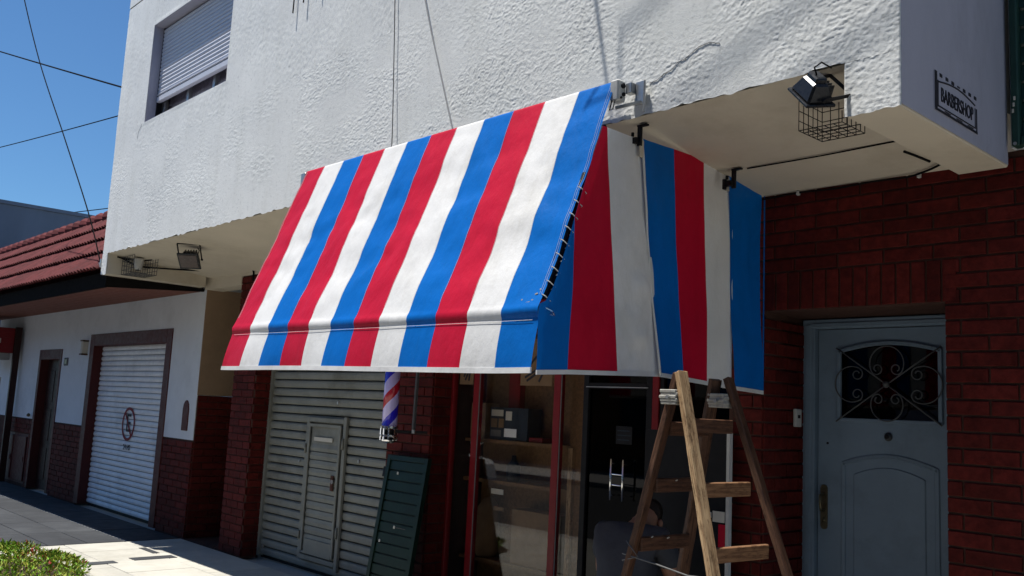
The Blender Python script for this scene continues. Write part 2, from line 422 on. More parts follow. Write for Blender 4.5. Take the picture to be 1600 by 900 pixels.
# ================================================================== SETTING: ground
MB().box(-120, 80, -60, .42, -.42, -.12).build('road', M['asphalt'], kind='structure')
gb = MB(); gb.box(-120, 80, .62, 60, -.40, -.045); gb.build('ground', M['joint'], kind='structure')
MB().box(-60, 40, .42, .615, -.40, .0).build('kerb', M['kerb'], kind='structure', bevel=.015)
sw = MB().box(-60, 12, .63, 4.55, -.044, -.012).build('sidewalk', M['joint'], kind='structure')
def slab_data(L, Wd, mat, cache={}):
    k = (round(L, 3), round(Wd, 3), mat.name)
    if k not in cache:
        b = MB().box(-L/2, L/2, -Wd/2, Wd/2, -.03, 0); o = b.build('paving_slab', mat, bevel=.004); cache[k] = o.data; bpy.data.objects.remove(o)
    return cache[k]
def lay(x0, x1, y0, y1, L, Wd, mat, name, limit, g=.008, stagger=False, gx=None):
    n = 0; rest = MB(); gx = g if gx is None else gx
    j = 0; y = y1
    cells = []
    while y > y0+.05:
        wy = min(Wd, y-y0); x = x1 - (L/2 if stagger and j % 2 else 0)
        if stagger and j % 2: cells.append((x1-L/4, y-wy/2, L/2-gx, wy-g))
        while x > x0+.05:
            lx = min(L, x-x0); cells.append((x-lx/2, y-wy/2, lx-gx, wy-g)); x -= L
        y -= Wd; j += 1
    vis = [c for c in cells if inview((c[0], c[1], 0), 60)]; vis.sort(key=lambda c: c[0]**2+c[1]**2); ids = set(map(id, vis[:limit]))
    for c in cells:
        if id(c) in ids:
            o = bpy.data.objects.new(name, slab_data(c[2], c[3], mat)); C.objects.link(o); o.parent = sw
            o.location = (c[0], c[1], random.uniform(-.0015, .0015)); o.rotation_euler = (random.uniform(-.002, .002), random.uniform(-.002, .002), 0)
        else: rest.box(c[0]-c[2]/2, c[0]+c[2]/2, c[1]-c[3]/2, c[1]+c[3]/2, -.01, random.uniform(-.002, .001))
    if rest.v: rest.build(name, mat, sw, kind='stuff')
lay(-10.29, 11, .64, 4.55, .62, .62, M['slab_pale'], 'paving_slab', 130, g=.006, stagger=True)
lay(-46, -10.33, 2.78, 3.96, .9, .395, M['slab_dark'], 'paving_tile', 120, g=.014, gx=.007)
lay(-46, -10.33, 3.99, 4.55, .9, .56, M['slab_dark'], 'paving_tile', 30, g=.02, gx=.007)
lay(-46, -10.33, .64, 2.75, .9, .395, M['slab_dark'], 'paving_tile', 60, g=.014, gx=.007)
# odd dark patches set in the pale paving
for (x, y, a, b) in ((-9.62, 3.93, .38, .07), (-9.18, 3.80, .16, .42), (-9.10, 3.28, .14, .26)):
    MB().box(x-a/2, x+a/2, y-b/2, y+b/2, -.004, .0045).build('repair_patch', M['slab_dark'], sw)
MB().box(-10.36, -10.27, 2.6, 4.02, -.012, -.006).build('expansion_joint', M['black'], sw)

# ================================================================== OUR BUILDING
B = thing('corner_building', 'two-storey building with white rough stucco upper floor over dark red brick shopfronts', 'building', (-6, YM, 0))
mort = []
# --- upper floor front face, really rough
wx0, wx1, wz0, wz1 = -9.54, -7.65, 4.405, 5.47
dx = .0055
xs = np.concatenate([np.arange(XL+.0, -5.2, .0095), np.arange(-5.2, XR, dx), [XR]])
for v in (wx0, wx1): xs[np.argmin(abs(xs-v))] = v
zs = np.concatenate([np.arange(3.08, 4.15, dx), np.arange(4.15, 5.9, .014)])
for v in (wz0, wz1): zs[np.argmin(abs(zs-v))] = v
def rough(x, z):      # splattered render: flat ground with small sharp lumps and worm-like ridges
    wx = x + (vnoise(x*9, z*9, 41)-.5)*.05; wz = z + (vnoise(x*9+5, z*9, 42)-.5)*.05
    a = 1-np.abs(vnoise(wx*88, wz*112, 1)*2-1); b_ = 1-np.abs(vnoise(wx*40+9, wz*52, 2)*2-1)
    patch = np.clip(vnoise(x*3.1, z*4.0, 43)*1.9-.25, .12, 1)
    return (np.clip((a-.50)*2.4, 0, 1)*.42 + np.clip((b_-.62)*2.8, 0, 1)*.42)*patch
def st_fn(x, z):
    amp = .75 + .12/(1+np.exp(-(x+4.6)*1.4)); amp = np.maximum(amp, .9*(1/(1+np.exp((z-3.4)*9))))*1.05
    hp = rough(x, z)
    y = YF - hp*.0036*amp - (vnoise(x*2.1, z*2.4, 4)-.5)*.004
    zz = z + np.where((z < 3.085) & (x < -1.79) & (x > -10.2), (vnoise(x*22, z*0, 5)-.6)*.016, 0)
    e = (x <= wx1+.03) & (x >= wx0-.03) & (z >= wz0-.03) & (z <= wz1+.03)
    y = np.where(e, YF-.001-hp*.002, y)
    xx = x.copy(); k = x >= XR-1e-6; y = np.where(k, YF+.004, y)
    k2 = x <= XL+1e-6; y = np.where(k2, YF+.02, y)
    return np.stack([xx, y, zz], 1)
grid_obj('stucco_wall', xs, zs, st_fn, M['stucco'], B, skip=lambda x, z: (x > wx0) & (x < wx1) & (z > wz0) & (z < wz1))
# right and left down-stand beams, front faces rough too
for (a, b) in ((-1.775, XR), (XL, -10.215)):
    bx = np.arange(a, b, dx); bx = np.append(bx, b); bz = np.arange(2.852, 3.079, dx); bz = np.append(bz, 3.079)
    grid_obj('stucco_wall', bx, bz, lambda x, z: np.stack([x, np.where((x > b-1e-6) | (x < a+1e-6), YF+.004, YF-rough(x, z)*.0038), z+np.where(z < 2.853, (vnoise(x*30, z*0, 6)-.6)*.012, 0)], 1), M['stucco'], B)
core = MB()
core.box(XL, wx0, YF+.022, 9, 3.12, 7.2); core.box(wx1, XR-.004, YF+.022, 9, 3.12, 7.2)
core.box(wx0, wx1, YF+.022, 9, 3.12, wz0-.003); core.box(wx0, wx1, YF+.022, 9, wz1+.003, 7.2)
core.build('wall_core', M['soffit'], B)
MB().box(XL, XR-.004, YF, YF+.021, 5.905, 7.2).build('stucco_wall', M['stucco'], B)
# side cheek (smooth grey render) with slightly irregular lower edge
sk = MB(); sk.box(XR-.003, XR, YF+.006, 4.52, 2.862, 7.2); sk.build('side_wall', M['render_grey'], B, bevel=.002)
# beams' bodies
for (a, b) in ((-1.772, XR-.004), (XL+.003, -10.218)):
    MB().hexa([(a, YF+.008, 2.853), (b, YF+.008, 2.853), (b, 4.53, 2.853), (a, 4.53, 2.853), (a, YF+.008, 3.11), (b, YF+.008, 3.11), (b, 4.53, 3.11), (a, 4.53, 3.11)]).build('edge_beam', M['soffit'], B, bevel=.006)
# soffit: one slightly sagging sheet with depth
sx = np.linspace(-10.215, -1.775, 90); sy = np.linspace(YF+.005, 4.62, 24)
grid_obj('soffit', sx, sy, lambda x, y: np.stack([x, y, 3.08 - .145*(y-YF)/1.2 - (x+6)/4*.014*(y-YF)/1.2*2 + (vnoise(x*1.3, y*2, 8)-.5)*.006], 1), M['soffit'], B)

# --- window with roller blind
w = MB()
w.box(wx0-.02, wx0+.003, YF+.001, 3.62, wz0, wz1); w.box(wx1-.003, wx1+.02, YF+.001, 3.62, wz0, wz1)
w.box(wx0, wx1, YF+.001, 3.62, wz1-.003, wz1+.02); w.box(wx0, wx1, YF+.001, 3.62, wz0-.02, wz0+.004)
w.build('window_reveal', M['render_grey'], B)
wf = MB()
for x in (wx0+.004, wx0+.62, wx0+1.22, wx1-.054): wf.box(x, x+.05, 3.565, 3.60, wz0+.03, wz1)
wf.box(wx0, wx1, 3.56, 3.61, wz0+.004, wz0+.035)
win = wf.build('window', M['steel'], B, bevel=.003)
MB().box(wx0, wx1, 3.585, 3.59, wz0+.03, wz1).build('pane', M['glass'], win)
MB().box(wx0, wx1, 3.63, 3.66, wz0, wz1).build('curtain', M['curtain'], win)
MB().box(wx0+.002, wx0+.018, 3.50, 3.56, wz0, wz1).build('guide_rail', M['black'], win)
MB().box(wx1-.018, wx1-.002, 3.50, 3.56, wz0, wz1).build('guide_rail', M['black'], win)
sh = MB().box(wx0+.02, wx1-.02, 3.535, 3.538, wz0+.24, wz1).build('roller_blind', M['pvc'], B)
z = wz0+.325; first = True
blk = MB().prism([(3.505, 0), (3.500, .006), (3.497, .02), (3.500, .034), (3.506, .040), (3.532, .040), (3.532, 0)], 'x', wx0+.02, wx1-.02).build('slat', M['pvc'], sh)
k = 0
while z + k*.0425 < wz1-.02:
    o = blk if k == 0 else blk.copy()
    if k: C.objects.link(o)
    o.parent = sh; o.location = (0, random.uniform(-.0008, .0008), z+k*.0425); k += 1
b = MB()
for (a, c, y) in ((0.235, .29, 3.490), (.294, .304, 3.498), (.308, .322, 3.488)): b.box(wx0+.022, wx1-.022, y, 3.53, wz0+a, wz0+c)
b.build('bottom_rail', M['pvc'], sh, bevel=.004)

# --- ground floor brick wall. openings: shutter, shopfront, door
hs = (-8.95, -6.50, 0, 2.40); hd = (-2.89, -1.87, 0, 2.24); hf = (-5.92, -3.11, .0, 2.45); hr = (-10.33, -9.44, 0, 2.86)
wall = thing('x', 'x', 'x'); bpy.data.objects.remove(wall)
mw = MB(); FY = YM+.008
def fill(x0, x1, z0, z1): mw.box(x0, x1, FY, 4.80, z0, z1)
fill(-9.44, -8.95, -.03, 2.95); fill(-8.95, -6.5, 2.40, 2.95); fill(-6.5, -5.92, -.03, 2.95); fill(-5.92, -3.11, 2.45, 2.95)
fill(-3.11, -2.89, -.03, 2.95); fill(-2.89, -1.87, 2.24, 2.95); fill(-1.87, 3.5, -.03, 2.95); fill(-10.33, -9.44, 2.86, 2.95)
ground_wall = mw.build('brick_wall', M['mortar'], B)
MB().box(XR+.001, 3.5, 4.56, 4.9, 2.953, 7.2).build('upper_side_wall', M['house_white'], B)
cand = []
for (u, z, L, H) in courses(-9.44, 3.5, 0, 2.94, holes=((-10.5, -9.44, 0, 3), hs, hf, (-2.89, -1.87, 0, 2.45))):
    vis = not (-8.95 < u < -2.95 and z > 1.9)
    cand.append((Vector((u, YM+.012, z)), 0, L, H, vis))
u = -2.883                                             # soldier course over the door
while u < -1.87:
    cand.append((Vector((u+.033, YM+.012, 2.245+.104)), 0, .066, .208, True)); u += .077
for (u, z, L, H) in courses(4.615, 4.80, 0, 2.4): cand.append((Vector((-8.954, u, z)), math.pi/2, L, H, True))     # side of left pillar
for (u, z, L, H) in courses(4.615, 4.80, 0, 2.4): cand.append((Vector((-5.924, u, z)), math.pi/2, L, H, True))     # side of middle pier
for (u, z, L, H) in courses(4.615, 5.06, 0, 2.2): cand.append((Vector((-2.896, u, z)), math.pi/2, L, H, True))     # door reveal
nb = place_bricks(cand, ground_wall, 300)
print('bricks', nb, 'of', len(cand))
rv = MB(); rv.box(-3.05, -2.905, 4.81, 5.3, -.03, 2.5); rv.box(-1.87, -1.8, 4.81, 5.3, -.03, 2.5); rv.box(-2.90, -1.87, 4.81, 5.3, 2.243, 2.5)
rv.box(-2.9, -1.87, 4.56, 5.4, -.05, -.002)
rv.build('door_recess', M['mortar'], B)

# --- pale blue front door
dz = 2.235
fm = MB(); Y0 = 5.055
fm.box(-2.888, -2.81, Y0-.02, Y0+.06, 0, dz); fm.box(-1.99, -1.90, Y0-.02, Y0+.06, 0, dz); fm.box(-2.81, -1.99, Y0-.02, Y0+.06, dz-.055, dz)
fm.box(-2.868, -2.83, Y0-.028, Y0-.018, 0, dz-.03); fm.box(-2.83, -1.99, Y0-.028, Y0-.018, dz-.05, dz-.022)
fm.build('door_frame', M['door_blue'], B, bevel=.004)
door = thing('t', 't', 't'); bpy.data.objects.remove(door)
def arch(x0, x1, z0, z1, rise, n=14):
    p = [(x0, z0), (x1, z0)]
    for i in range(n+1):
        t = i/n; p.append((x1+(x0-x1)*t, z1 + rise*math.sin(math.pi*t)**.9 if 0 < t < 1 else z1))
    return p
# leaf built round the window hole
wxa, wxb, wza, wzb = -2.67, -2.09, 1.65, 2.045
dl = MB(); yl0, yl1 = 5.075, 5.115
dl.box(-2.805, wxa, yl0, yl1, .01, dz-.06); dl.box(wxb, -1.995, yl0, yl1, .01, dz-.06)
dl.box(wxa, wxb, yl0, yl1, .01, wza)
top = [(wxa, dz-.06), (wxb, dz-.06)] + arch(wxa, wxb, 0, wzb, .045)[2:]
tp = arch(wxa, wxb, 0, wzb, .045)[2:]
for i in range(len(tp)-1):
    (xa, za), (xb, zb) = tp[i], tp[i+1]
    dl.hexa([(xb, yl0, zb), (xa, yl0, za), (xa, yl1, za), (xb, yl1, zb), (xb, yl0, dz-.06), (xa, yl0, dz-.06), (xa, yl1, dz-.06), (xb, yl1, dz-.06)])
door = dl.build('door', M['door_blue'], B)
# window moulding
def ribbon(mb, pts, w, t, y, closed=True):
    n = len(pts)
    for i in range(n if closed else n-1):
        a = Vector((pts[i][0], y, pts[i][1])); b_ = Vector((pts[(i+1) % n][0], y, pts[(i+1) % n][1]))
        d = (b_-a).normalized()*w*.25
        mb.beam(a-d, b_+d, w, t, up=(0, 1, 0))
rb = MB(); ribbon(rb, arch(wxa, wxb, wza, wzb, .045), .022, .022, yl0-.006); rb.build('window_moulding', M['door_blue'], door, bevel=.003)
MB().box(wxa, wxb, 5.09, 5.096, wza, wzb+.05).build('door_glass', M['glass_dark'], door)
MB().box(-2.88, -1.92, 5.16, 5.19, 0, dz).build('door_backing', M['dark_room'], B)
pnl = MB(); ribbon(pnl, arch(-2.645, -2.115, .22, 1.40, .055, 18), .026, .014, yl0-.002)
pnl.build('panel_moulding', M['door_blue'], door, bevel=.004)
ap = arch(-2.585, -2.175, .28, 1.345, .05, 18)
fp = MB().prism(ap, 'y', yl0-.007, yl0+.004).build('raised_panel', M['door_blue'], door, bevel=.006)
# iron scroll grille
g = MB(); gc = (-2.38, 1.855); gy = 5.052
for (x, z) in ((wxa-.012, wza-.012), (wxb+.012, wza-.012), (wxa-.012, wzb+.02), (wxb+.012, wzb+.02)): g.tube([(gc[0], gy, gc[1]), (x, gy, z)], .0042, 6)
def scroll(cx, cz, R, a0, sgn, aspect=1):
    """a C: a big arc ended by two inward curls"""
    pts = []
    for i in range(33):
        a = a0 + sgn*math.radians(-118 + 236*i/32); pts.append((cx+R*math.cos(a)*aspect, cz+R*math.sin(a)))
    def curl(end, a):
        out = []; r = R*.36; s = 1 if end else -1
        ex, ez = pts[-1] if end else pts[0]
        # centre of the curl lies inward from the end point
        inx, inz = -math.cos(a), -math.sin(a); ox, oz = ex+inx*r, ez+inz*r
        for i in range(1, 25):
            t = i/24; aa = a + s*sgn*t*math.radians(400); rr = r*(1-.62*t); out.append((ox+rr*math.cos(aa), oz+rr*math.sin(aa)))
        return out
    aE = a0+sgn*math.radians(118); aS = a0-sgn*math.radians(118)
    full = curl(False, aS)[::-1] + pts + curl(True, aE)
    g.tube([(x, gy, z) for x, z in full], .0036, 6)
scroll(gc[0], gc[1]+.118, .098, math.pi/2, 1); scroll(gc[0], gc[1]-.112, .092, -math.pi/2, 1)
scroll(gc[0]-.205, gc[1], .102, math.pi, 1); scroll(gc[0]+.205, gc[1], .102, 0, 1)
g.build('scroll_grille', M['iron'], door, smooth=True)
bs = MB(); bs.lathe([(0.001, 0), (.018, .002), (.02, .008), (.012, .018), (.002, .022)], n=16); o = bs.build('grille_boss', M['iron'], door, smooth=True); o.rotation_euler = (math.pi/2, 0, 0); o.location = (gc[0], gy, gc[1])
kn = MB(); kn.lathe([(.001, 0), (.022, .001), (.024, .004), (.012, .007), (.012, .02), (.001, .022)], n=18); o = kn.build('door_knob', M['iron'], door, smooth=True); o.rotation_euler = (math.pi/2, 0, 0); o.location = (-2.38, yl0-.001, 1.565)
o2 = MB().lathe([(.001, 0), (.013, .001), (.013, .004), (.001, .005)], n=14).build('peephole', M['black'], door); o2.rotation_euler = (math.pi/2, 0, 0); o2.location = (-2.38, yl0-.0225, 1.566)
o2 = MB().lathe([(.001, 0), (.007, .001), (.007, .004), (.001, .005)], n=10).build('bolt_hole', M['black'], door); o2.rotation_euler = (math.pi/2, 0, 0); o2.location = (-2.745, yl0, 1.51)
hp = MB(); hp.prism([(-2.787+.0, 1.035), (-2.78, 1.02), (-2.765, 1.015), (-2.75, 1.02), (-2.743, 1.035), (-2.743, 1.25), (-2.75, 1.265), (-2.765, 1.27), (-2.78, 1.265), (-2.787, 1.25)], 'y', yl0-.006, yl0-.0005)
hpo = hp.build('handle_plate', M['brass'], door)
MB().tube([(-2.766, yl0-.006, 1.215), (-2.766, yl0-.05, 1.21), (-2.764, yl0-.052, 1.17), (-2.763, yl0-.045, 1.125), (-2.763, yl0-.006, 1.12)], .008, 8).box(-2.77, -2.756, yl0-.009, yl0-.005, 1.055, 1.085).build('door_handle', M['brass'], door, smooth=True)
# intercom on the reveal
ic = MB().box(-2.882, -2.862, 4.92, 4.985, 1.595, 1.70).build('doorbell', M['grey_plastic'], bevel=.004)
tag(ic, 'small pale doorbell on the dark brick reveal left of the blue door', 'doorbell')
d_ = MB().box(-2.861, -2.859, 4.94, 4.965, 1.645, 1.665).build('push_button', M['black'], ic)

# --- grey roller shutter with wicket door
rs = MB().box(-8.95, -6.5, 4.835, 4.85, -.02, 2.42).build('roller_shutter', M['slat_edge'], B)
prof = [(4.832, 0), (4.812, .003), (4.801, .014), (4.797, .045), (4.801, .066), (4.814, .076), (4.832, .0785)]
blk = MB().prism(prof, 'x', -8.93, -6.505).build('slat', M['slat_grey'], rs)
k = 0
while k*.086 < 2.36:
    o = blk if k == 0 else blk.copy()
    if k: C.objects.link(o); o.parent = rs
    o.location = (0, random.uniform(-.001, .001), .012+k*.086); k += 1
MB().box(-8.948, -8.90, 4.775, 4.833, 0, 2.42).build('guide_rail', M['slat_grey'], rs)
wk = MB()
wk.box(-8.115, -8.065, 4.765, 4.796, .10, 1.45); wk.box(-7.455, -7.405, 4.765, 4.796, .06, 1.47); wk.box(-8.065, -7.455, 4.765, 4.796, 1.405, 1.45); wk.box(-8.065, -7.455, 4.765, 4.796, .10, .145)
wd = wk.build('wicket_door', M['slat_grey'], rs, bevel=.004)
wl = MB()
wl.box(-8.04, -7.475, 4.75, 4.764, .16, .18)
wl.box(-8.05, -8.02, 4.75, 4.764, .16, 1.39); wl.box(-7.50, -7.47, 4.75, 4.764, .16, 1.39); wl.box(-8.02, -7.5, 4.75, 4.764, 1.36, 1.39); wl.box(-8.02, -7.50, 4.775, 4.79, 1.19, 1.36)
wl.build('wicket_leaf_frame', M['slat_grey'], rs, bevel=.002)
for k in range(13):
    o = MB().prism([(4.795, 0), (4.772, .006), (4.766, .04), (4.774, .074), (4.795, .08)], 'x', -8.018, -7.502).build('wicket_slat', M['slat_grey'], rs); o.location = (0, 0, .185+k*.078)
hg = MB(); hg.tube([(-8.09, 4.755, 1.10), (-8.09, 4.755, 1.19)], .011, 8); hg.tube([(-8.09, 4.755, .28), (-8.09, 4.755, .36)], .011, 8); hg.tube([(-7.43, 4.755, .36), (-7.43, 4.755, .46)], .012, 8); hg.tube([(-7.43, 4.755, 1.17), (-7.43, 4.755, 1.27)], .012, 8)
hg.build('wicket_hinge', M['slat_grey'], rs, smooth=True)
MB().box(-7.59, -7.545, 4.750, 4.766, .78, .92).build('lock_plate', M['rust'], rs, bevel=.004)
MB().tube([(-7.545, 4.748, .865), (-7.545, 4.738, .865)], .02, 12).build('lock_barrel', M['chrome'], rs)
MB().box(-7.95, -7.62, 4.7605, 4.7655, 1.225, 1.262).build('paper_strip', M['paper'], rs)
for (x, z) in ((-7.62, 1.60), (-7.20, 1.08), (-8.25, 1.01), (-8.85, .10)):
    MB().tube([(x, 4.80, z), (x, 4.788, z)], .014, 10).build('rivet', M['steel'], rs)
MB().box(-7.98, -7.5, 4.7505, 4.7655, .17, .30).build('kick_plate', M['slat_grey'], rs)

# --- shopfront
sf = thing('t', 't', 't'); bpy.data.objects.remove(sf)
fr = MB()
for (a, b_) in ((-5.635, -5.565), (-4.735, -4.665), (-3.83, -3.775)): fr.box(a, b_, 4.79, 4.84, .10, 2.45)
fr.box(-5.917, -3.12, 4.79, 4.84, 2.40, 2.447); fr.box(-5.917, -4.45, 4.79, 4.84, .10, .16)
fr.box(-5.915, -5.885, 4.79, 4.84, .16, 2.40)
shopf = fr.build('shop_window', M['red_frame'], B, bevel=.004)
tr_ = MB()
for x in (-5.556, -4.656): tr_.box(x, x+.008, 4.784, 4.789, .16, 2.4)
tr_.build('glazing_bead', M['cord'], shopf)
for (a, b_) in ((-5.884, -5.636), (-5.564, -4.736), (-4.664, -4.46)): MB().box(a, b_, 4.812, 4.818, .16, 2.4).build('pane', M['glass'], shopf)
MB().box(-5.917, -4.45, 4.80, 4.86, -.02, .098).build('plinth', M['black'], shopf)
# black door
bd = MB(); bd.box(-4.45, -4.40, 4.80, 4.85, .02, 2.39); bd.box(-3.885, -3.835, 4.80, 4.85, .02, 2.39); bd.box(-4.40, -3.885, 4.80, 4.85, .02, .2); bd.box(-4.40, -3.885, 4.80, 4.85, 1.79, 1.83); bd.box(-4.40, -3.885, 4.80, 4.85, 2.3, 2.39)
bdo = bd.build('shop_door', M['black'], B, bevel=.003)
MB().box(-4.4, -3.885, 4.822, 4.828, .2, 1.79).box(-4.4, -3.885, 4.822, 4.828, 1.83, 2.3).build('door_glass', M['glass_dark'], bdo)
MB().box(-4.42, -3.87, 4.793, 4.799, 1.797, 1.803).build('trim_strip', M['steel'], bdo)
for x in (-4.135, -4.03):
    MB().tube([(x, 4.76, 1.05), (x, 4.76, 1.32)], .008, 10).tube([(x, 4.8, 1.08), (x, 4.76, 1.08)], .005, 8).tube([(x, 4.8, 1.29), (x, 4.76, 1.29)], .005, 8).build('pull_handle', M['chrome'], bdo, smooth=True)
for z in (1.15, 1.22): MB().tube([(-4.135, 4.762, z), (-4.03, 4.762, z)], .004, 8).build('handle_rung', M['chrome'], bdo)
nt_ = MB().box(-4.15, -4.01, 4.816, 4.8205, 1.42, 1.54).build('door_notice', M['black'], bdo)
for k in range(3): MB().box(-4.135, -4.03+.01*(k % 2), 4.813, 4.8155, 1.445+.03*k, 1.453+.03*k).build('notice_line', M['box_blue'], bdo)
# dark glazing right of the door
rg = MB(); rg.box(-3.773, -3.74, 4.80, 4.84, .1, 2.4); rg.box(-3.145, -3.115, 4.80, 4.84, .1, 2.4); rg.box(-3.74, -3.145, 4.80, 4.84, .1, .15); rg.box(-3.74, -3.145, 4.80, 4.84, 1.55, 1.59)
rgo = rg.build('side_window', M['black'], B, bevel=.003); MB().box(-3.74, -3.145, 4.818, 4.824, .15, 2.4).build('pane', M['glass_dark'], rgo)
# shop interior shell
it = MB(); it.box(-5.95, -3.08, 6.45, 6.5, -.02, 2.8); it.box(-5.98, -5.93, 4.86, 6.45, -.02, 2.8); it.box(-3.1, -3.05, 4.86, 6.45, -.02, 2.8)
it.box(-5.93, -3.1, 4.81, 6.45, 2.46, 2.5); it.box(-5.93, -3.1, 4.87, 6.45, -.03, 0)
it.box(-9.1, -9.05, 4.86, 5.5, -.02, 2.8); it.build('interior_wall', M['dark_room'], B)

# ---- display behind the glass
dsp = thing('display_shelf', 'chipboard display shelving standing behind the red-framed shop window', 'shelving', (-5.1, 5.2, 0))
MB().box(-5.90, -4.66, 5.16, 5.18, .0, 2.4).build('back_panel', M['chipboard'], dsp)
MB().box(-4.655, -4.44, 4.90, 4.925, .0, 2.4).build('side_panel', M['chipboard'], dsp)
MB().box(-4.64, -4.60, 4.87, 4.90, .0, 1.36).build('batten', M['ladder_pale'], dsp)
for z in (1.345, 1.03, .42): MB().box(-5.88, -4.67, 4.94, 5.16, z, z+.028).build('shelf', M['chipboard'], dsp)
MB().box(-5.55, -5.42, 5.10, 5.155, 1.375, 2.3).build('curtain', M['red_frame'], dsp)
unparent_offset(dsp)
bx_ = thing('product_box', 'dark blue boxed set with pictures, on the upper display shelf', 'box', (-5.5, 5.12, 1.373))
MB().box(-5.62, -5.18, 4.97, 5.12, 1.374, 1.63).build('carton', M['box_blue'], bx_, bevel=.004)
for (a, b_, c, d, m) in ((-5.60, -5.46, 1.56, 1.61, 'paper'), (-5.43, -5.36, 1.53, 1.60, 'paper'), (-5.60, -5.53, 1.47, 1.54, 'card'), (-5.51, -5.45, 1.47, 1.54, 'card'), (-5.44, -5.30, 1.40, 1.465, 'slat_white'), (-5.60, -5.48, 1.40, 1.45, 'cord')):
    MB().box(a, b_, 4.966, 4.9695, c, d).build('printed_picture', M[m], bx_)
unparent_offset(bx_)
rb_ = MB().box(-5.17, -5.02, 4.98, 5.10, 1.374, 1.41).build('small_red_box', M['red_frame'], bevel=.003); tag(rb_, 'flat red packet beside the dark blue box on the upper shelf', 'packet')
for (x0, x1, z0, z1, nm, mt, lab) in ((-5.86, -5.68, 1.374, 1.66, 'carton', 'card', 'tall cardboard carton at the left end of the upper display shelf'), (-5.45, -5.30, 1.059, 1.25, 'bottle', 'black', 'dark round-shouldered bottle on the middle display shelf')):
    if nm == 'bottle':
        o = MB().lathe([(.001, 0), (.05, 0), (.055, .01), (.055, .12), (.03, .15), (.018, .17), (.018, .20), (.001, .2)], c=(-5.38, 5.03, 1.059), n=16).build(nm, M[mt], smooth=True)
    else: o = MB().box(x0, x1, 4.97, 5.12, z0, z1).box(x0+.06, x0+.11, 4.968, 5.12, z0+.1, z1+.001).build(nm, M[mt], bevel=.003)
    tag(o, lab, nm)
lb = MB().box(-5.52, -5.38, 4.932, 4.938, .955, .995).build('shelf_label', M['paper'], dsp); lb.matrix_parent_inverse = Matrix.Translation(-dsp.location)
lb = MB().box(-5.48, -5.36, 4.932, 4.938, .83, .86).build('shelf_label', M['card'], dsp); lb.matrix_parent_inverse = Matrix.Translation(-dsp.location)
cb = MB().box(-5.30, -4.78, 4.96, 5.14, .449, .86).build('cardboard_box', M['card'], bevel=.004); tag(cb, 'large plain cardboard box on the lowest display shelf', 'box')
cv = MB().lathe([(.001, 0), (.08, 0), (.095, .05), (.09, .38), (.04, .45), (.001, .46)], c=(-5.66, 5.04, .449), n=20).build('reflection_form', M['card'], smooth=True); tag(cv, 'rounded tan form standing in for a glass reflection, at the left of the lowest display shelf', 'reflection_form')  # reflection in the glass, modelled as a rounded tan body
# posters on glass
def poster(x0, x1, z0, z1, lab):
    p = thing('poster', lab, 'poster', ((x0+x1)/2, 4.80, z0))
    MB().box(x0, x1, 4.806, 4.8085, z0, z1).build('sheet', M['card'], p)
    f = MB(); cx = (x0+x1)/2; 
    for a, b_ in (((x0+.05, z0+.06), (x1-.06, z0+.17)), ((x0+.07, z0+.035), (cx+.02, z0+.10)), ((cx+.03, z0+.03), (x1-.03, z0+.2)), ((x0+.04, z0+.1), (cx, z0+.22))):
        f.beam((a[0], 4.804, a[1]), (b_[0], 4.804, b_[1]), .016, .003, up=(0, 1, 0))
    f.build('drawn_stroke', M['ink'], p); unparent_offset(p)
poster(-5.11, -4.77, 1.80, 2.15, 'paper poster with black strokes in the wide middle shop pane')
poster(-5.83, -5.66, 1.80, 2.1, 'paper poster with black strokes in the narrow left shop pane')

# leaning white-edged dark board
lf = thing('framed_board', 'dark board with a thin white edge leaning beside the shop behind the ladder', 'board', (-3.3, 4.45, 0))
def LB(x0, x1, z0, z1, y0, y1, nm, mt, par):
    f = lambda x, z, y: (x - z*.03, y + (z-1.55)*.04, z)
    MB().hexa([f(x0, z0, y0), f(x1, z0, y0), f(x1, z0, y1), f(x0, z0, y1), f(x0, z1, y0), f(x1, z1, y0), f(x1, z1, y1), f(x0, z1, y1)]).build(nm, M[mt], par)
LB(-3.60, -3.012, .02, 1.535, 4.52, 4.535, 'board', 'black', lf); LB(-3.012, -2.992, .02, 1.54, 4.51, 4.54, 'edge_strip', 'grey_plastic', lf)
LB(-3.10, -3.02, 1.04, 1.10, 4.512, 4.518, 'white_label', 'paper', lf); LB(-3.06, -3.015, .90, 1.03, 4.512, 4.518, 'red_label', 'fab_red', lf); LB(-3.17, -3.11, 1.06, 1.09, 4.512, 4.518, 'white_label', 'grey_plastic', lf)
unparent_offset(lf)

# ---- green panel leaning on the pier
gp = thing('shutter_leaf', 'dark green slatted metal shutter leaf leaning against the brick pier below the barber pole', 'panel', (-6.0, 4.3, 0))
def G(u, z, y):   # leaning plane: top touches pier at z 1.2
    return (-6.26+u - .085*z, 4.27 + .25*z/1.2 + y, z)
def GB(u0, u1, z0, z1, y0, y1, nm, mt='green_metal'):
    return MB().hexa([G(u0, z0, y0), G(u1, z0, y0), G(u1, z0, y1), G(u0, z0, y1), G(u0, z1, y0), G(u1, z1, y0), G(u1, z1, y1), G(u0, z1, y1)]).build(nm, M[mt], gp, bevel=.002)
GB(0, .045, 0, 1.2, 0, .04, 'frame_rail'); GB(.50, .545, 0, 1.2, 0, .04, 'frame_rail'); GB(.045, .50, 1.16, 1.2, 0, .04, 'frame_rail'); GB(.045, .5, 0, .04, 0, .04, 'frame_rail')
GB(.045, .5, .04, 1.16, .025, .03, 'back_sheet')
for k in range(14): GB(.047, .498, .045+k*.08, .115+k*.08, .010, .024, 'slat')
for (u, z) in ((.16, 1.05), (.24, .64), (.08, .52)): GB(u, u+.022, z, z+.022, .004, .0095, 'white_sticker', 'paper')
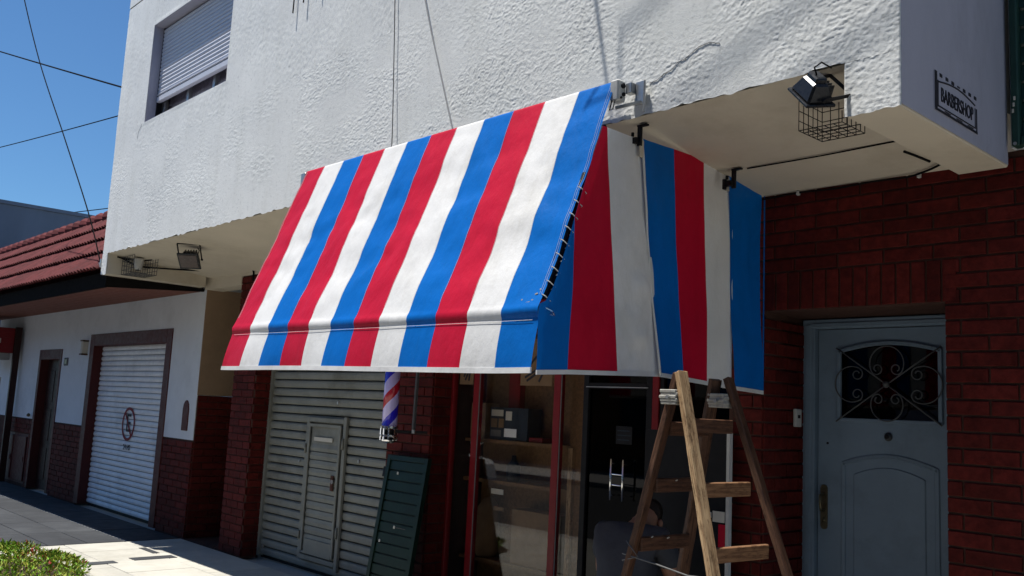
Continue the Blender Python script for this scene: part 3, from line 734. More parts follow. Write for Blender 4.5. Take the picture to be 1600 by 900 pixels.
GB(.26, .40, .648, .653, .005, .0095, 'scratch', 'cord')
GB(-.03, 0, 1.02, 1.1, .0, .03, 'latch', 'black')
unparent_offset(gp)

# ---- barber pole
bp = thing('barber_pole', 'red white and blue spiral barber pole with chrome cap on the brick pier', 'barber pole', (-6.13, 4.35, 1.3))
px, py = -6.13, 4.35
o = MB().lathe([(.001, 0), (.062, 0), (.062, .62), (.001, .62)], n=32).build('striped_cylinder', M['pole'], bp, smooth=False); o.location = (0, 0, .14)
o.data.polygons.foreach_set('use_smooth', [len(p.vertices) == 4 for p in o.data.polygons])
def cap(z0, s):
    return [(r, z0+s*z) for r, z in ((.001, -.005), (.05, 0), (.066, .015), (.074, .035), (.074, .045), (.066, .05))]
cg = MB(); cg.lathe([(.001, 0), (.04, .004), (.06, .018), (.068, .03)], n=24); cg.lathe([(.068, .05), (.074, .055), (.074, .068), (.068, .072)], n=24); cg.lathe([(.068, .115), (.075, .12), (.075, .136), (.062, .142)], n=24)
for k in range(10):
    a = 2*math.pi*k/10; cg.box(-.006+.066*math.cos(a), .006+.066*math.cos(a), -.006+.066*math.sin(a), .006+.066*math.sin(a), .025, .12)
cg.build('chrome_cap', M['chrome'], bp, smooth=False)
MB().lathe([(.001, .03), (.05, .03), (.05, .11), (.001, .11)], n=20).build('cap_core', M['black'], bp)
MB().lathe([(.062, .76), (.078, .765), (.078, .86), (.05, .9), (.001, .92)], n=24).build('chrome_cap', M['chrome'], bp, smooth=True)
MB().beam((.05, .0, .85), (.20, .23, .85), .03, .03).beam((.05, 0, .10), (.20, .23, .10), .02, .02).build('wall_bracket', M['black'], bp)
gr = thing('downpipe', 'thin grey metal rod hanging beside the barber pole', 'rod', (-5.90, 4.42, 1.42))
MB().beam((0, 0, .0), (.02, 0, .95), .028, .02).build('rod', M['iron'], gr, bevel=.004); MB().lathe([(.001, -.03), (.014, -.028), (.014, 0), (.001, 0)], n=12).build('end_cap', M['steel'], gr)
gr['label'] = 'thin grey metal rod hanging on the pier right of the barber pole'; gr.name = 'hanging_rod'

# ================================================================== AWNING
A = thing('awning', 'red white and blue striped fabric awning fixed over the shopfront', 'awning', (-4.45, YF, 3.2))
AX0, AX1 = -5.935, -2.942
prof = []
for i in range(34):
    t = i/33; y = 3.315+(2.872-3.315)*t; z = 3.245+(2.098-3.245)*t
    s_ = math.sin(math.pi*t)*.005; prof.append((y+s_*.9, z-s_*.4))
prof += [(2.865, 2.084), (2.859, 2.074), (2.856, 2.066), (2.8545, 2.056), (2.855, 2.047), (2.857, 2.038), (2.859, 2.031), (2.861, 2.026)]
nv = len(prof)
prof += [(2.862, 2.020), (2.861, 2.00)] + [(2.861-.024*math.sin(t/10*1.6), 2.00-.226*t/10) for t in range(1, 11)]
prof = np.array([(3.325, 3.262), (3.32, 3.257)] + prof); ncan = nv+2
npf = len(prof)
SW = (AX1-AX0)/12
sub = 14
axs = np.linspace(AX0, AX1, 12*sub+1)
def can(x, j):
    ji = j.astype(int); y = prof[ji, 0].copy(); z = prof[ji, 1].copy()
    u = (x-AX0)/(AX1-AX0)
    t = np.clip((3.245-z)/1.2, 0, 1)
    wr = (vnoise(x*2.6+z*2.2, z*5.5-x*1.2, 11)-.5)*.022 + (vnoise(x*7+z*6, z*14-x*4, 12)-.5)*.009 + (vnoise(x*11-z*9, z*5+x*9, 19)-.5)*.005
    mask = np.sin(np.pi*np.clip(t, 0, 1))**.6
    y -= wr*mask*.93; z += wr*mask*.34
    # seams pull in a little
    s_ = np.abs(((x-AX0)/SW) % 1 - .5)*2; y += .0022*s_**8*mask
    # valance hangs in soft waves, deeper at the bottom
    k = np.clip((2.03-z)/.26, 0, 1)*(ji >= ncan)
    y += k*((vnoise(x*2.2, z*0+3, 13)-.5)*.030 + (vnoise(x*6, z*3+1, 14)-.5)*.010) - .01*k
    z += k*(vnoise(x*1.2, z*0, 15)-.5)*.012
    z += (1-np.clip(t, 0, 1))*(.018*(1-u)) + .012*(1-u)*t
    # front corner at the right pushed in, left end flares
    xx = x - .02*t*(x < AX0+.4)*(1-(x-AX0)/.4) - .03*k*(1-u)
    bar = np.exp(-((z-2.07)/.05)**2); y += bar*(vnoise(x*3, z*0+9, 16)-.5)*.008
    return np.stack([xx, y, z], 1)
FAB = [M['fab_red'], M['fab_white'], M['fab_blue']]
grid_obj('canopy', axs, np.arange(0, ncan).astype(float), can, FAB, A, mat_of=lambda x, j: np.floor((x-AX0)/SW).astype(int) % 3)
grid_obj('valance', axs, np.arange(ncan-1, npf-1).astype(float), can, FAB, A, mat_of=lambda x, j: np.floor((x-AX0)/SW).astype(int) % 3)
# white hem with thickness, follows the valance bottom
vb = can(axs, np.full(len(axs), npf-2.0))
hm = MB()
for i in range(len(axs)-1):
    a, b_ = vb[i], vb[i+1]
    hm.hexa([(a[0], a[1]-.006, a[2]-.022), (b_[0], b_[1]-.006, b_[2]-.022), (b_[0], b_[1]+.004, b_[2]-.022), (a[0], a[1]+.004, a[2]-.022), (a[0], a[1]-.004, a[2]+.004), (b_[0], b_[1]-.004, b_[2]+.004), (b_[0], b_[1]+.004, b_[2]+.004), (a[0], a[1]+.004, a[2]+.004)])
hm.build('hem', M['fab_white'], A)
# stitched seams as fine raised threads along stripe joins
st = MB()
for k in range(0, 13):
    x = AX0+SW*k + (.012 if k == 0 else -.012 if k == 12 else 0)
    for off in ((0,) if 0 < k < 12 else (0, -.012 if k else .012)):
        jj = np.arange(2, ncan-9); P = can(np.full(len(jj), x+off), jj.astype(float)); st.tube([(p[0], p[1]-.0022, p[2]+.001) for p in P], .0008, 4, cap=False)
st.build('stitching', M['fab_white'], A)
P0 = can(axs, np.full(len(axs), ncan-1.0))
MB().tube([(AX0-.02, 2.893, 2.078), (AX1+.0, 2.893, 2.066)], .026, 14).build('front_bar', M['steel'], A, smooth=True)
MB().tube([(p[0], p[1]-.0035, p[2]-.012) for p in P0[2:-2]], .0008, 4).build('bar_seam', M['fab_white'], A)
MB().tube([(AX0-.01, 3.342, 3.232), (AX1+.01, 3.342, 3.214)], .034, 16).build('roller_tube', M['steel'], A, smooth=True)
# gearbox and wall plate, right end
gbx = MB(); gbx.box(-2.962, -2.905, 3.298, 3.36, 3.15, 3.26)
gbo = gbx.build('gearbox', M['grey_plastic'], A, bevel=.008)
MB().tube([(-2.904, 3.33, 3.228), (-2.895, 3.33, 3.228)], .013, 12).tube([(-2.904, 3.335, 3.185), (-2.895, 3.335, 3.185)], .010, 12).tube([(-2.904, 3.318, 3.165), (-2.897, 3.318, 3.165)], .006, 10).build('gear_bolt', M['black'], gbo)
MB().box(-2.86, -2.80, 3.374, 3.386, 3.13, 3.25).box(-2.90, -2.86, 3.345, 3.386, 3.19, 3.245).build('wall_plate', M['steel'], A, bevel=.003)
MB().beam((-2.82, 3.375, 3.14), (-2.93, 3.31, 3.115), .016, .012).build('bracket_strut', M['steel'], A)
MB().tube([(-2.80, 3.374, 3.245), (-2.80, 3.373, 3.085)], .006, 6).build('crank_rod', M['steel'], A)
MB().tube([(-2.945, 3.30, 3.155), (-2.945, 3.285, 3.10), (-2.925, 3.285, 3.10), (-2.925, 3.30, 3.15)], .0035, 6).build('crank_eye', M['black'], A)
MB().box(-6.00, -5.94, 3.31, 3.39, 3.17, 3.27).build('end_bracket', M['steel'], A, bevel=.004)
# side arms
for x in (AX0+.04, AX1-.018):
    MB().tube([(x, 4.55, 2.05), (x, 3.75, 2.06), (x, 2.90, 2.066)], .013, 8).tube([(x, 3.27, 3.02), (x, 2.93, 2.12)], .011, 8).build('side_arm', M['black'], A, smooth=True)
# lacing between canopy edge and side curtain
lc = MB(); 
for k in range(9):
    t = k/8; z = 2.66+(2.12-2.66)*t; y = 3.315-(3.245-z)*.3862
    pts = [(AX1-.006, y-.002, z+.012), (AX1+.006, y+.008, z+.004), (AX1+.02, y+.03, z-.018), (AX1+.004, y+.02, z-.03)]
    lc.tube(pts, .0028, 5)
lc.build('lacing', M['grey_plastic'], A)
MB().tube([(AX1-.02, 3.315-(3.245-z)*.3862+.024, z) for z in (2.75, 2.5, 2.12)], .016, 8).build('edge_rope', M['black'], A)
MB().tube([(AX1-.003, 2.89, 2.08), (AX1+.015, 2.885, 2.07), (AX1+.035, 2.91, 2.055), (AX1+.03, 2.93, 2.04), (AX1+.01, 2.91, 2.045)], .004, 6).build('corner_ring', M['chrome'], A)
for (u, w_, z) in ((.045, .018, 2.135), (.028, .006, 2.155), (.085, .03, 2.095), (.060, .012, 2.105), (.13, .008, 2.11)):
    y = 3.315-(3.245-z)*.3862-.0035; MB().beam((AX1-u-w_/2, y, z), (AX1-u+w_/2, y, z+.004), .006, .002, up=(0, 1, 0)).build('tape_scuff', M['paper'], A)
# side curtains (three overlapping pieces)
def curtain(y_t, y_b, z_t, z_b, xoff, bounds_t, bounds_b, cols, name, seed, belly=0, diag=False):
    """v 0 top..1 bottom ; boundaries given in Y at top and bottom"""
    us = np.unique(np.concatenate([np.linspace(0, 1, 60)] + [np.linspace(0, 1, len(bounds_t))*0])); vs_ = np.linspace(0, 1, 60)
    bt = np.array(bounds_t); bb = np.array(bounds_b); n = len(cols); pu = np.linspace(0, 1, n*16+1); kb = np.linspace(0, 1, n+1)
    def fn(u, v):
        yt = np.interp(u, kb, bt); yb = np.interp(u, kb, bb)
        zt = z_t[0]+(z_t[1]-z_t[0])*u; zb = z_b[0]+(z_b[1]-z_b[0])*u
        if diag:     # first panel: its front edge follows the sloping canopy edge
            # front boundary meets canopy line: top starts inside, cut handled by bounds
            pass
        y = yt+(yb-yt)*v; z = zt+(zb-zt)*v
        x = -2.915+xoff + (vnoise(y*5+seed, z*2.2, seed)-.5)*.030*np.clip(v*2.5, 0, 1) + (vnoise(y*16, z*6, seed+1)-.5)*.007
        x += belly*np.sin(np.pi*np.clip(u, 0, 1))*v
        if seed == 31:
            c = np.exp(-((y-3.52)/.10)**2)*np.clip((v-.35)*2.4, 0, 1); x += c*((vnoise(y*22, z*15, 77)-.5)*.035 + (vnoise(y*45, z*30, 78)-.5)*.016 + .02)
        return np.stack([x, y, z], 1)
    o = grid_obj(name, pu, vs_, fn, FAB, A, mat_of=lambda u, v: np.array(cols)[np.minimum((u*n).astype(int), n-1)])
    b_ = fn(pu, np.ones_like(pu)); h = MB()
    for i in range(len(pu)-1):
        p, q = b_[i], b_[i+1]
        h.hexa([(p[0]-.003, p[1], p[2]-.018), (p[0]+.004, p[1], p[2]-.018), (q[0]+.004, q[1], q[2]-.018), (q[0]-.003, q[1], q[2]-.018), (p[0]-.003, p[1], p[2]+.003), (p[0]+.004, p[1], p[2]+.003), (q[0]+.004, q[1], q[2]+.003), (q[0]-.003, q[1], q[2]+.003)])
    h.build('curtain_hem', M['fab_white'], A)
    if seed in (33,):
        e = fn(np.zeros(40), np.linspace(0, 1, 40)); MB().tube([(p[0]+.003, p[1]-.004, p[2]) for p in e], .006, 6).build('curtain_edge', M['fab_white'], A, smooth=True)
# front piece: blue, red, white; upper front cut by the canopy slope
def front_piece():
    pu = np.linspace(0, 1, 49); vv = np.linspace(0, 1, 70)
    kb = np.linspace(0, 1, 4)
    def fn(u, v):
        zt = 3.00 + .0*u; zb = 1.785 + .045*u; z = zt+(zb-zt)*v
        # limits of the canopy edge line
        lim = np.where(z > 2.09, 3.315-(3.245-z)*.3862, 2.842) - .004 + .026*np.clip((2.85-z)*2.2, 0, 1)*np.clip((z-2.05)*9, 0, 1)
        tt = np.clip((3.0-z)/1.2, 0, 1)
        b0 = lim; b1 = np.maximum(lim+.001, 3.05+(.0)*tt); b2 = np.maximum(lim+.002, 3.25+(3.385-3.25)*tt); b3 = 3.515+(3.715-3.515)*tt
        w_ = u*3; y = np.where(w_ < 1, b0+(b1-b0)*w_, np.where(w_ < 2, b1+(b2-b1)*(w_-1), b2+(b3-b2)*(w_-2)))
        x = -2.925 + (vnoise(y*5+3, z*2.2, 31)-.5)*.022*np.clip(v*2, 0, 1) + (vnoise(y*16, z*6, 32)-.5)*.005
        c = np.exp(-((y-3.52-(z-2.2)*-.05)/.085)**2)*np.clip((2.75-z)*1.6, 0, 1)
        x += c*((vnoise(y*18, z*12, 77)-.5)*.030 + (vnoise(y*40, z*26, 78)-.5)*.012 + .018)
        return np.stack([x, y, z], 1)
    cols = np.array([2, 0, 1])
    grid_obj('side_curtain', pu, vv, fn, FAB, A, mat_of=lambda u, v: cols[np.minimum((u*3).astype(int), 2)])
    b_ = fn(pu, np.ones_like(pu)); h = MB()
    for i in range(len(pu)-1):
        p, q = b_[i], b_[i+1]
        h.hexa([(p[0]-.003, p[1], p[2]-.018), (p[0]+.004, p[1], p[2]-.018), (q[0]+.004, q[1], q[2]-.018), (q[0]-.003, q[1], q[2]-.018), (p[0]-.003, p[1], p[2]+.003), (p[0]+.004, p[1], p[2]+.003), (q[0]+.004, q[1], q[2]+.003), (q[0]-.003, q[1], q[2]+.003)])
    h.build('curtain_hem', M['fab_white'], A)
front_piece()
curtain(None, None, (3.0, 3.015), (1.828, 1.80), .009, [3.495, 3.755, 4.02, 4.27], [3.685, 3.885, 4.10, 4.34], [2, 0, 1], 'side_curtain', 33)
curtain(None, None, (2.985, 3.01), (1.795, 1.785), .020, [4.235, 4.575], [4.325, 4.595], [2], 'side_curtain', 35)
# rear corner guide weight
MB().tube([(-2.885, 4.59, 3.02), (-2.885, 4.60, 1.79)], .004, 6).build('curtain_edge', M['fab_blue'], A)
# clips
MB().box(-2.905, -2.897, 3.47, 3.50, 2.90, 2.985).build('curtain_clip', M['soffit'], A); MB().box(-2.89, -2.882, 4.20, 4.23, 2.87, 2.95).build('curtain_clip', M['tape'], A)
unparent_offset(A)
# ceiling hooks
for i, (x, y, lab) in enumerate(((-2.905, 3.475, 'black hook in the soffit nearest the street, above the white stripe'), (-2.80, 4.15, 'black hook in the soffit nearer the wall, above the last blue stripe'))):
    z = soff(y)
    h = thing('ceiling_hook', lab, 'hook', (x, y, z), 'black hooks screwed to the soffit')
    MB().box(-.012, .012, -.008, .008, -.11, -.005).box(-.012, .05, -.012, .012, -.012, -.003).build('hook_arm', M['black'], h, bevel=.002)
    MB().box(-.04, .0, -.03, -.006, -.10, -.07).box(-.05, -.035, -.035, -.015, -.115, -.06).tube([(-.03, -.02, -.06), (-.03, -.02, -.04)], .008, 6).build('hook_clamp', M['black'], h)

# ================================================================== FITTINGS under the overhang
def wire_cage(root, x0, x1, y0, y1, z0, z1, n=5, r=.0022, mat='black', faces='bnsew'):
    g = MB(); m = max(2, round((z1-z0)/.05))
    xs_ = [x0+(x1-x0)*i/n for i in range(n+1)]; ys_ = [y0+(y1-y0)*i/n for i in range(n+1)]; zs_ = [z0+(z1-z0)*i/m for i in range(m+1)]
    for x in xs_: g.tube([(x, y0, z0), (x, y1, z0)], r, 4)
    for y in ys_: g.tube([(x0, y, z0), (x1, y, z0)], r, 4)
    if 'w' in faces:
        for y in ys_: g.tube([(x0, y, z0), (x0, y, z1)], r, 4)
        for z in zs_: g.tube([(x0, y0, z), (x0, y1, z)], r, 4)
    if 'e' in faces:
        for y in ys_: g.tube([(x1, y, z0), (x1, y, z0+.05)], r, 4)
    if 'n' in faces:
        for x in xs_: g.tube([(x, y1, z0), (x, y1, z1)], r, 4)
        for z in zs_: g.tube([(x0, y1, z), (x1, y1, z)], r, 4)
    if 's' in faces:
        for x in xs_: g.tube([(x, y0, z0), (x, y0, z1)], r, 4)
        for z in zs_: g.tube([(x0, y0, z), (x1, y0, z)], r, 4)
    return g.build('wire_mesh', M[mat], root)
cg1 = thing('wire_cage', 'black square wire cage hanging below the big floodlight at the right end', 'lamp cage', (-1.93, 3.6, 2.87), 'wire lamp cages under the overhang')
wire_cage(cg1, -2.035, -1.835, 3.50, 3.70, 2.87, 3.05, faces='wne'); unparent_offset(cg1)
cg2 = thing('wire_cage', 'grey wire cage round a small white lamp at the left end of the overhang', 'lamp cage', (-9.8, 3.75, 2.85), 'wire lamp cages under the overhang')
wire_cage(cg2, -10.17, -9.83, 3.55, 3.80, 2.86, 3.05, faces='wnse', mat='iron', n=5, r=.003); unparent_offset(cg2)
sl_ = thing('small_lamp', 'small white lamp inside the grey wire cage', 'lamp', (-10.0, 3.66, 3.04))
MB().lathe([(.001, .005), (.05, 0), (.055, -.02), (.05, -.06), (.04, -.10), (.03, -.12), (.001, -.13)], n=16).build('lamp_body', M['grey_plastic'], sl_, smooth=True); MB().lathe([(.001, -.1), (.018, -.102), (.018, -.134), (.001, -.135)], n=10).build('sensor_eye', M['black'], sl_)

# floodlight builder: body is a tapered box whose wide glass side faces local -Y/-Z
def floodlight(lab, loc, rot, sc, lit_top=False):
    f = thing('floodlight', lab, 'floodlight', loc, 'black floodlights under the overhang'); f.rotation_euler = rot; f.scale = (sc,)*3
    w, h, d = .11, .085, .10
    fr_ = [(-w, -.01, -h), (w, -.01, -h), (w, -.01, h), (-w, -.01, h)]
    b_ = MB(); p = [(-w, 0, -h), (w, 0, -h), (w*.62, d, -h*.55), (-w*.62, d, -h*.55), (-w, 0, h), (w, 0, h), (w*.62, d, h*.55), (-w*.62, d, h*.55)]
    b_.hexa(p); b_.build('housing', M['black_glossy'], f, bevel=.012)
    MB().box(-w-.008, w+.008, -.018, .0, -h-.008, h+.008).build('front_rim', M['black_glossy'], f, bevel=.004)
    MB().box(-w+.012, w-.012, -.022, -.0185, -h+.012, h-.012).build('front_glass', M['lens'], f)
    MB().box(-.055, .055, d-.005, d+.03, -.035, .035).build('junction_box', M['black_glossy'], f, bevel=.008)
    for k in range(5): MB().box(-.06+k*.03-.003, -.06+k*.03+.003, .02, d-.01, h*.50, h*1.0).build('cooling_fin', M['black_glossy'], f)
    br = MB(); br.beam((-w-.016, .03, 0), (-w-.016, .06, .17), .022, .005, up=(1, 0, 0)); br.beam((w+.016, .03, 0), (w+.016, .06, .17), .022, .005, up=(1, 0, 0)); br.beam((-w-.018, .06, .17), (w+.018, .06, .17), .022, .005)
    br.build('mounting_bracket', M['black'], f)
    for s_ in (-1, 1): MB().tube([(s_*(w+.008), .03, 0), (s_*(w+.026), .03, 0)], .011, 8).build('pivot_knob', M['black'], f)
    MB().tube([(.0, d+.03, -.01), (.01, d+.07, -.03), (.03, d+.09, .02), (.04, d+.05, .10)], .005, 6).build('lamp_cable', M['cable'], f, smooth=True)
    return f
_b = Vector((.55, -.45, .70)).normalized(); _z = Vector((.5, .75, .2)); _z = (_z - _z.dot(_b)*_b).normalized(); _x = _b.cross(_z)
FL1 = floodlight('large black floodlight tilted down at the right end of the overhang', (-1.89, 3.35, 2.955), Matrix((_x, _b, _z)).transposed().to_euler(), .72)
FL2 = floodlight('smaller black floodlight hanging from the soffit at the left end', (-8.68, 3.66, 2.90), (math.radians(38), 0, math.radians(40)), .92)

def cable(name, pts, r, lab, mat='cable', cat='cable', sag=0, n=10, group=None):
    P = [Vector(p) for p in pts]
    if sag and len(P) == 2:
        P = [P[0].lerp(P[1], i/24) - Vector((0, 0, sag*4*(i/24)*(1-i/24))) for i in range(25)]
    elif len(P) > 2:       # Catmull-Rom
        Q = [P[0]] + P + [P[-1]]; out = []
        for i in range(1, len(Q)-2):
            for t in np.linspace(0, 1, n, endpoint=False):
                a, b_, c, d = Q[i-1], Q[i], Q[i+1], Q[i+2]
                out.append(.5*((2*b_) + (c-a)*t + (2*a-5*b_+4*c-d)*t*t + (3*b_-a-3*c+d)*t**3))
        P = out + [P[-1]]
    o = MB().tube(P, r, 6).build(name, M[mat], smooth=True)
    return tag(o, lab, cat, group)
cable('soffit_cable', [(-2.73, 4.17, soff(4.17)-.004), (-2.3, 4.17, soff(4.17)-.008), (-1.93, 4.17, soff(4.17)-.004), (-1.78, 4.17, soff(4.17)-.006)], .004, 'thin dark cable crossing the cream soffit above the last blue stripe')
cable('wall_cable', [(-2.93, 4.583, 2.893), (-2.65, 4.583, 2.902), (-2.45, 4.583, 2.894), (-2.23, 4.58, 2.900), (-2.05, 4.57, 2.892), (-1.95, 4.55, 2.900), (-1.86, 4.50, 2.905), (-1.79, 4.44, 2.912)], .0055, 'dark cable clipped along the top of the brick wall above the blue door')
for i, (x, z) in enumerate(((-2.665, 2.900), (-1.985, 2.895))):
    tag(MB().box(x-.008, x+.008, 4.572, 4.594, z-.012, z+.012).build('cable_clip', M['grey_plastic'], bevel=.002), ('pale clip holding the wall cable nearest the awning', 'pale clip holding the wall cable nearest the right beam')[i], 'clip', 'clips on the wall cable')
cable('lamp_cable', [(-10.2, 3.55, 3.045), (-10.19, 3.72, 2.985), (-10.18, 3.95, 2.99), (-10.0, 4.2, 2.99), (-9.9, 4.40, 3.0), (-9.75, 4.50, 2.985), (-9.5, 4.48, 3.0), (-9.2, 4.46, 3.0), (-9.12, 4.55, 2.97), (-9.15, 4.58, 2.86)], .010, 'thick dark cable running from the left lamp cage along the soffit to the pillar')
MB_ = MB().tube([(-10.2, 3.50, 3.05), (-10.19, 3.6, 3.04), (-10.1, 3.75, 3.035), (-9.95, 3.78, 3.04)], .009, 6).build('lamp_cable', M['cable'], smooth=True); tag(MB_, 'short looped cable joining the left beam to the caged lamp', 'cable')
cable('beam_shadow_gap', [(-1.79, 3.98, 2.846), (-1.775, 4.06, 2.843), (-1.77, 4.2, 2.846)], .006, 'short black strip drawn for the shadow gap under the right beam edge')  # dark shadow gap below the beam, drawn with a thin black tube
# cords on the facade; the pale one is a cast shadow built as tube
cable('cord_and_shadow', [(-5.16, 3.375, 5.8), (-5.06*.994, 3.378, 4.35), (-4.94, 3.37, 3.40), (-4.92, 3.35, 3.27)], .0038, 'thin dark cord hanging straight down the facade to the awning top', 'cord', 'cord')
for i, (x, z) in enumerate(((-6.46, 4.68), (-6.30, 4.72), (-6.08, 4.78))):
    cable('loose_wire', [(x-.03, 3.37, 5.3), (x, 3.372, z+.2), (x+.004, 3.37, z)], .006, ('longest', 'middle', 'shortest')[i] + ' of three dark wire ends hanging at the top of the facade', 'cable', 'wire', group='wire ends at the top of the facade')

cable('cord_and_shadow', [(-5.22, 3.378, 5.8), (-4.68, 3.378, 4.25), (-4.50, 3.378, 3.78), (-4.29, 3.372, 3.27)], .0048, 'pale grey tube built as the shadow of the dark cord, slanting down the facade to the awning top, right of the dark cord', 'cord_shadow', 'cord')  # cast shadow of the dark cord, modelled as a grey tube
ck = MB()
for pts in ([(-2.79, 3.235), (-2.74, 3.24), (-2.70, 3.262), (-2.655, 3.27), (-2.62, 3.30), (-2.58, 3.305), (-2.50, 3.345), (-2.44, 3.35), (-2.38, 3.33)], [(-9.6, 4.40), (-9.68, 4.33), (-9.7, 4.25)]):
    P = [(x, YF-.0028, z) for x, z in pts]; ck.tube(P, .0013, 4)
ck.build('hairline_crack', M['matt_black'], B)
# sign on the side cheek
sg = thing('barbershop_sign', 'black and grey BARBERSHOP sign painted on the side wall of the overhang', 'sign', (XR, 3.92, 3.0))
MB().box(XR+.0005, XR+.003, 3.70, 4.15, 2.915, 3.085).build('sign_board', M['render_grey'], sg)
def SR(y0, z0, y1, z1, w, nm='border_stroke'): return MB().beam((XR+.004, y0, z0), (XR+.004, y1, z1), w, .003, up=(1, 0, 0)).build(nm, M['ink'], sg)
SR(3.715, 2.925, 3.715, 3.085, .022); SR(3.705, 2.922, 4.145, 2.922, .010); SR(4.138, 2.925, 4.138, 3.03, .008); SR(3.735, 2.935, 3.735, 3.05, .005); SR(3.735, 2.940, 4.125, 2.940, .005); SR(4.122, 2.94, 4.122, 3.03, .005)
ar = MB()
pts = [(XR+.004, 3.735+.387*i/16, 3.043+.022*math.sin(math.pi*i/16)) for i in range(17)]
for i in range(16): ar.beam(pts[i], pts[i+1], .006, .003, up=(1, 0, 0))
ar.build('arch_stroke', M['ink'], sg)
for k in range(7):
    y = 3.765+.06*k; z = 3.077
    SR(y-.012, z, y+.012, z, .014 if k not in (3,) else .006, 'ornament')
text_mesh('sign_lettering', 'BARBERSHOP', .088, M['ink'], sg, (XR+.005, 3.93, 2.992), (0, 1, 0), (0, 0, 1), .0015, .64)
for k in range(3): SR(3.80+.12*k, 2.9315, 3.86+.12*k, 2.9315, .003, 'small_print')
unparent_offset(sg)

# green shutter at the top right
gs = thing('green_shutter', 'dark green window shutter at the top right beside the overhang', 'shutter', (-1.0, 4.5, 2.93))
MB().box(-1.515, -1.48, 4.49, 4.555, 2.94, 4.6).build('frame_post', M['green_win'], gs, bevel=.006); MB().box(-1.48, -.5, 4.50, 4.555, 2.94, 2.985).build('frame_rail', M['green_win'], gs, bevel=.006)
for k in range(18): MB().hexa([(-1.478, 4.520, 2.99+k*.09), (-.5, 4.520, 2.99+k*.09), (-.5, 4.53, 2.99+k*.09), (-1.478, 4.53, 2.99+k*.09), (-1.478, 4.535, 3.07+k*.09), (-.5, 4.535, 3.07+k*.09), (-.5, 4.545, 3.07+k*.09), (-1.478, 4.545, 3.07+k*.09)]).build('louvre', M['green_win'], gs)
MB().tube([(-1.497, 4.487, 2.95), (-1.497, 4.482, 2.95)], .008, 8).build('screw', M['steel'], gs)
for k in range(3): MB().box(-1.508+.004*k, -1.50+.004*k, 4.485, 4.489, 3.10+.03*k, 3.118+.03*k).build('paint_fleck', M['paper'], gs)
unparent_offset(gs)

# ================================================================== LADDER
LD = thing('wooden_ladder', 'old wooden double-sided stepladder standing open in front of the shop', 'ladder', (-2.55, 3.55, 0))
hx = -2.555; zt = 1.76
# hinge axis runs along the depth with a slight turn
Ya, Yb = 3.39, 3.74
def rail(top, bot, mat, over=.05, w=.065, t=.028):
    a, b_ = Vector(top), Vector(bot); d = (a-b_).normalized(); a = a + d*over
    n = 26; ln = (a-b_).length; mb = MB(); vs = []; oct_ = [(-1, -.75), (-.86, -1), (.86, -1), (1, -.75), (1, .75), (.86, 1), (-.86, 1), (-1, .75)]
    for i in range(n+1):
        bw_ = random.uniform(-.001, .001)
        for (p, q) in oct_: vs.append((p*w/2+bw_+random.uniform(-.0009, .0009), q*t/2+random.uniform(-.0009, .0009), ln*i/n + (random.uniform(-.004, .004) if i in (0, n) else 0)))
    mb.add(vs, [(i*8+j, i*8+(j+1) % 8, (i+1)*8+(j+1) % 8, (i+1)*8+j) for i in range(n) for j in range(8)] + [tuple(range(8))[::-1], tuple(n*8+j for j in range(8))])
    o = mb.build('rail', M[mat], LD)
    o.location = b_; o.rotation_mode = 'QUATERNION'; o.rotation_quaternion = (a-b_).to_track_quat('Z', 'Y'); return o
# A1: near front rail (pale), B2: far front rail ; both lean to +X going down
A1t, A1b = (-2.515, 3.36, zt), (-2.045, 3.27, 0.0)
A2t, A2b = (-2.585, 3.40, zt), (-3.02, 3.31, 0.0)
B2t, B2b = (-2.53, 3.76, zt), (-1.93, 3.86, 0.0)
B1t, B1b = (-2.60, 3.72, zt), (-2.97, 3.80, 0.0)
rail(A1t, A1b, 'ladder_pale', .055, .058); rail(A2t, A2b, 'ladder_dark', .05); rail(B2t, B2b, 'ladder_dark', .05); rail(B1t, B1b, 'ladder_dark', .04)
def on_rail(t, b_, z):
    t, b_ = Vector(t), Vector(b_); k = (t.z-z)/(t.z-b_.z); return t.lerp(b_, k)
def step(z, ra, rb, mat, dx_=.03, pa=.035, w=.10, cut=0.0):
    a = on_rail(*ra, z); b_ = on_rail(*rb, z); d = (b_-a).normalized(); a -= d*pa; b_ += d*(pa-cut)
    o = MB().beam((0, 0, 0), (0, 0, (b_-a).length), .024, w*.75, up=(0, 1, 0)).build('step', M[mat], LD, bevel=.004)
    z_ = d; x_ = Vector((0, 0, 1)).cross(z_).normalized(); y_ = z_.cross(x_)
    m = Matrix((x_, y_, z_)).transposed(); o.rotation_mode = 'QUATERNION'; o.rotation_quaternion = m.to_quaternion(); o.location = a+Vector((dx_, 0, 0))
for z in (1.58, 1.305, 1.04, .76, .48, .2): step(z, (A1t, A1b), (B2t, B2b), 'ladder_mid' if z in (1.305, 1.04) else 'ladder_dark', -.014, -.03, .085, .045)
for z in (1.56, 1.30, 1.03, .74, .45, .17): step(z, (A2t, A2b), (B1t, B1b), 'ladder_dark', .014, -.02, .085)
for (y0, y1, n_) in ((3.325, 3.43, 0), (3.69, 3.79, 1)):
    mb = MB(); 
    for k in range(5): 
        z = 1.675+k*.013; mb.box(-2.61-.004*k % .01, -2.525+.005*(k % 2), y0-.002*(k % 3), y1+.003*(k % 2), z-.0072, z+.0072)
    mb.build('binding', M['tape'], LD, bevel=.003)
    MB().tube([(-2.56, y0-.02, 1.70), (-2.56, y1+.01, 1.70)], .008, 8).build('hinge_bolt', M['steel'], LD)
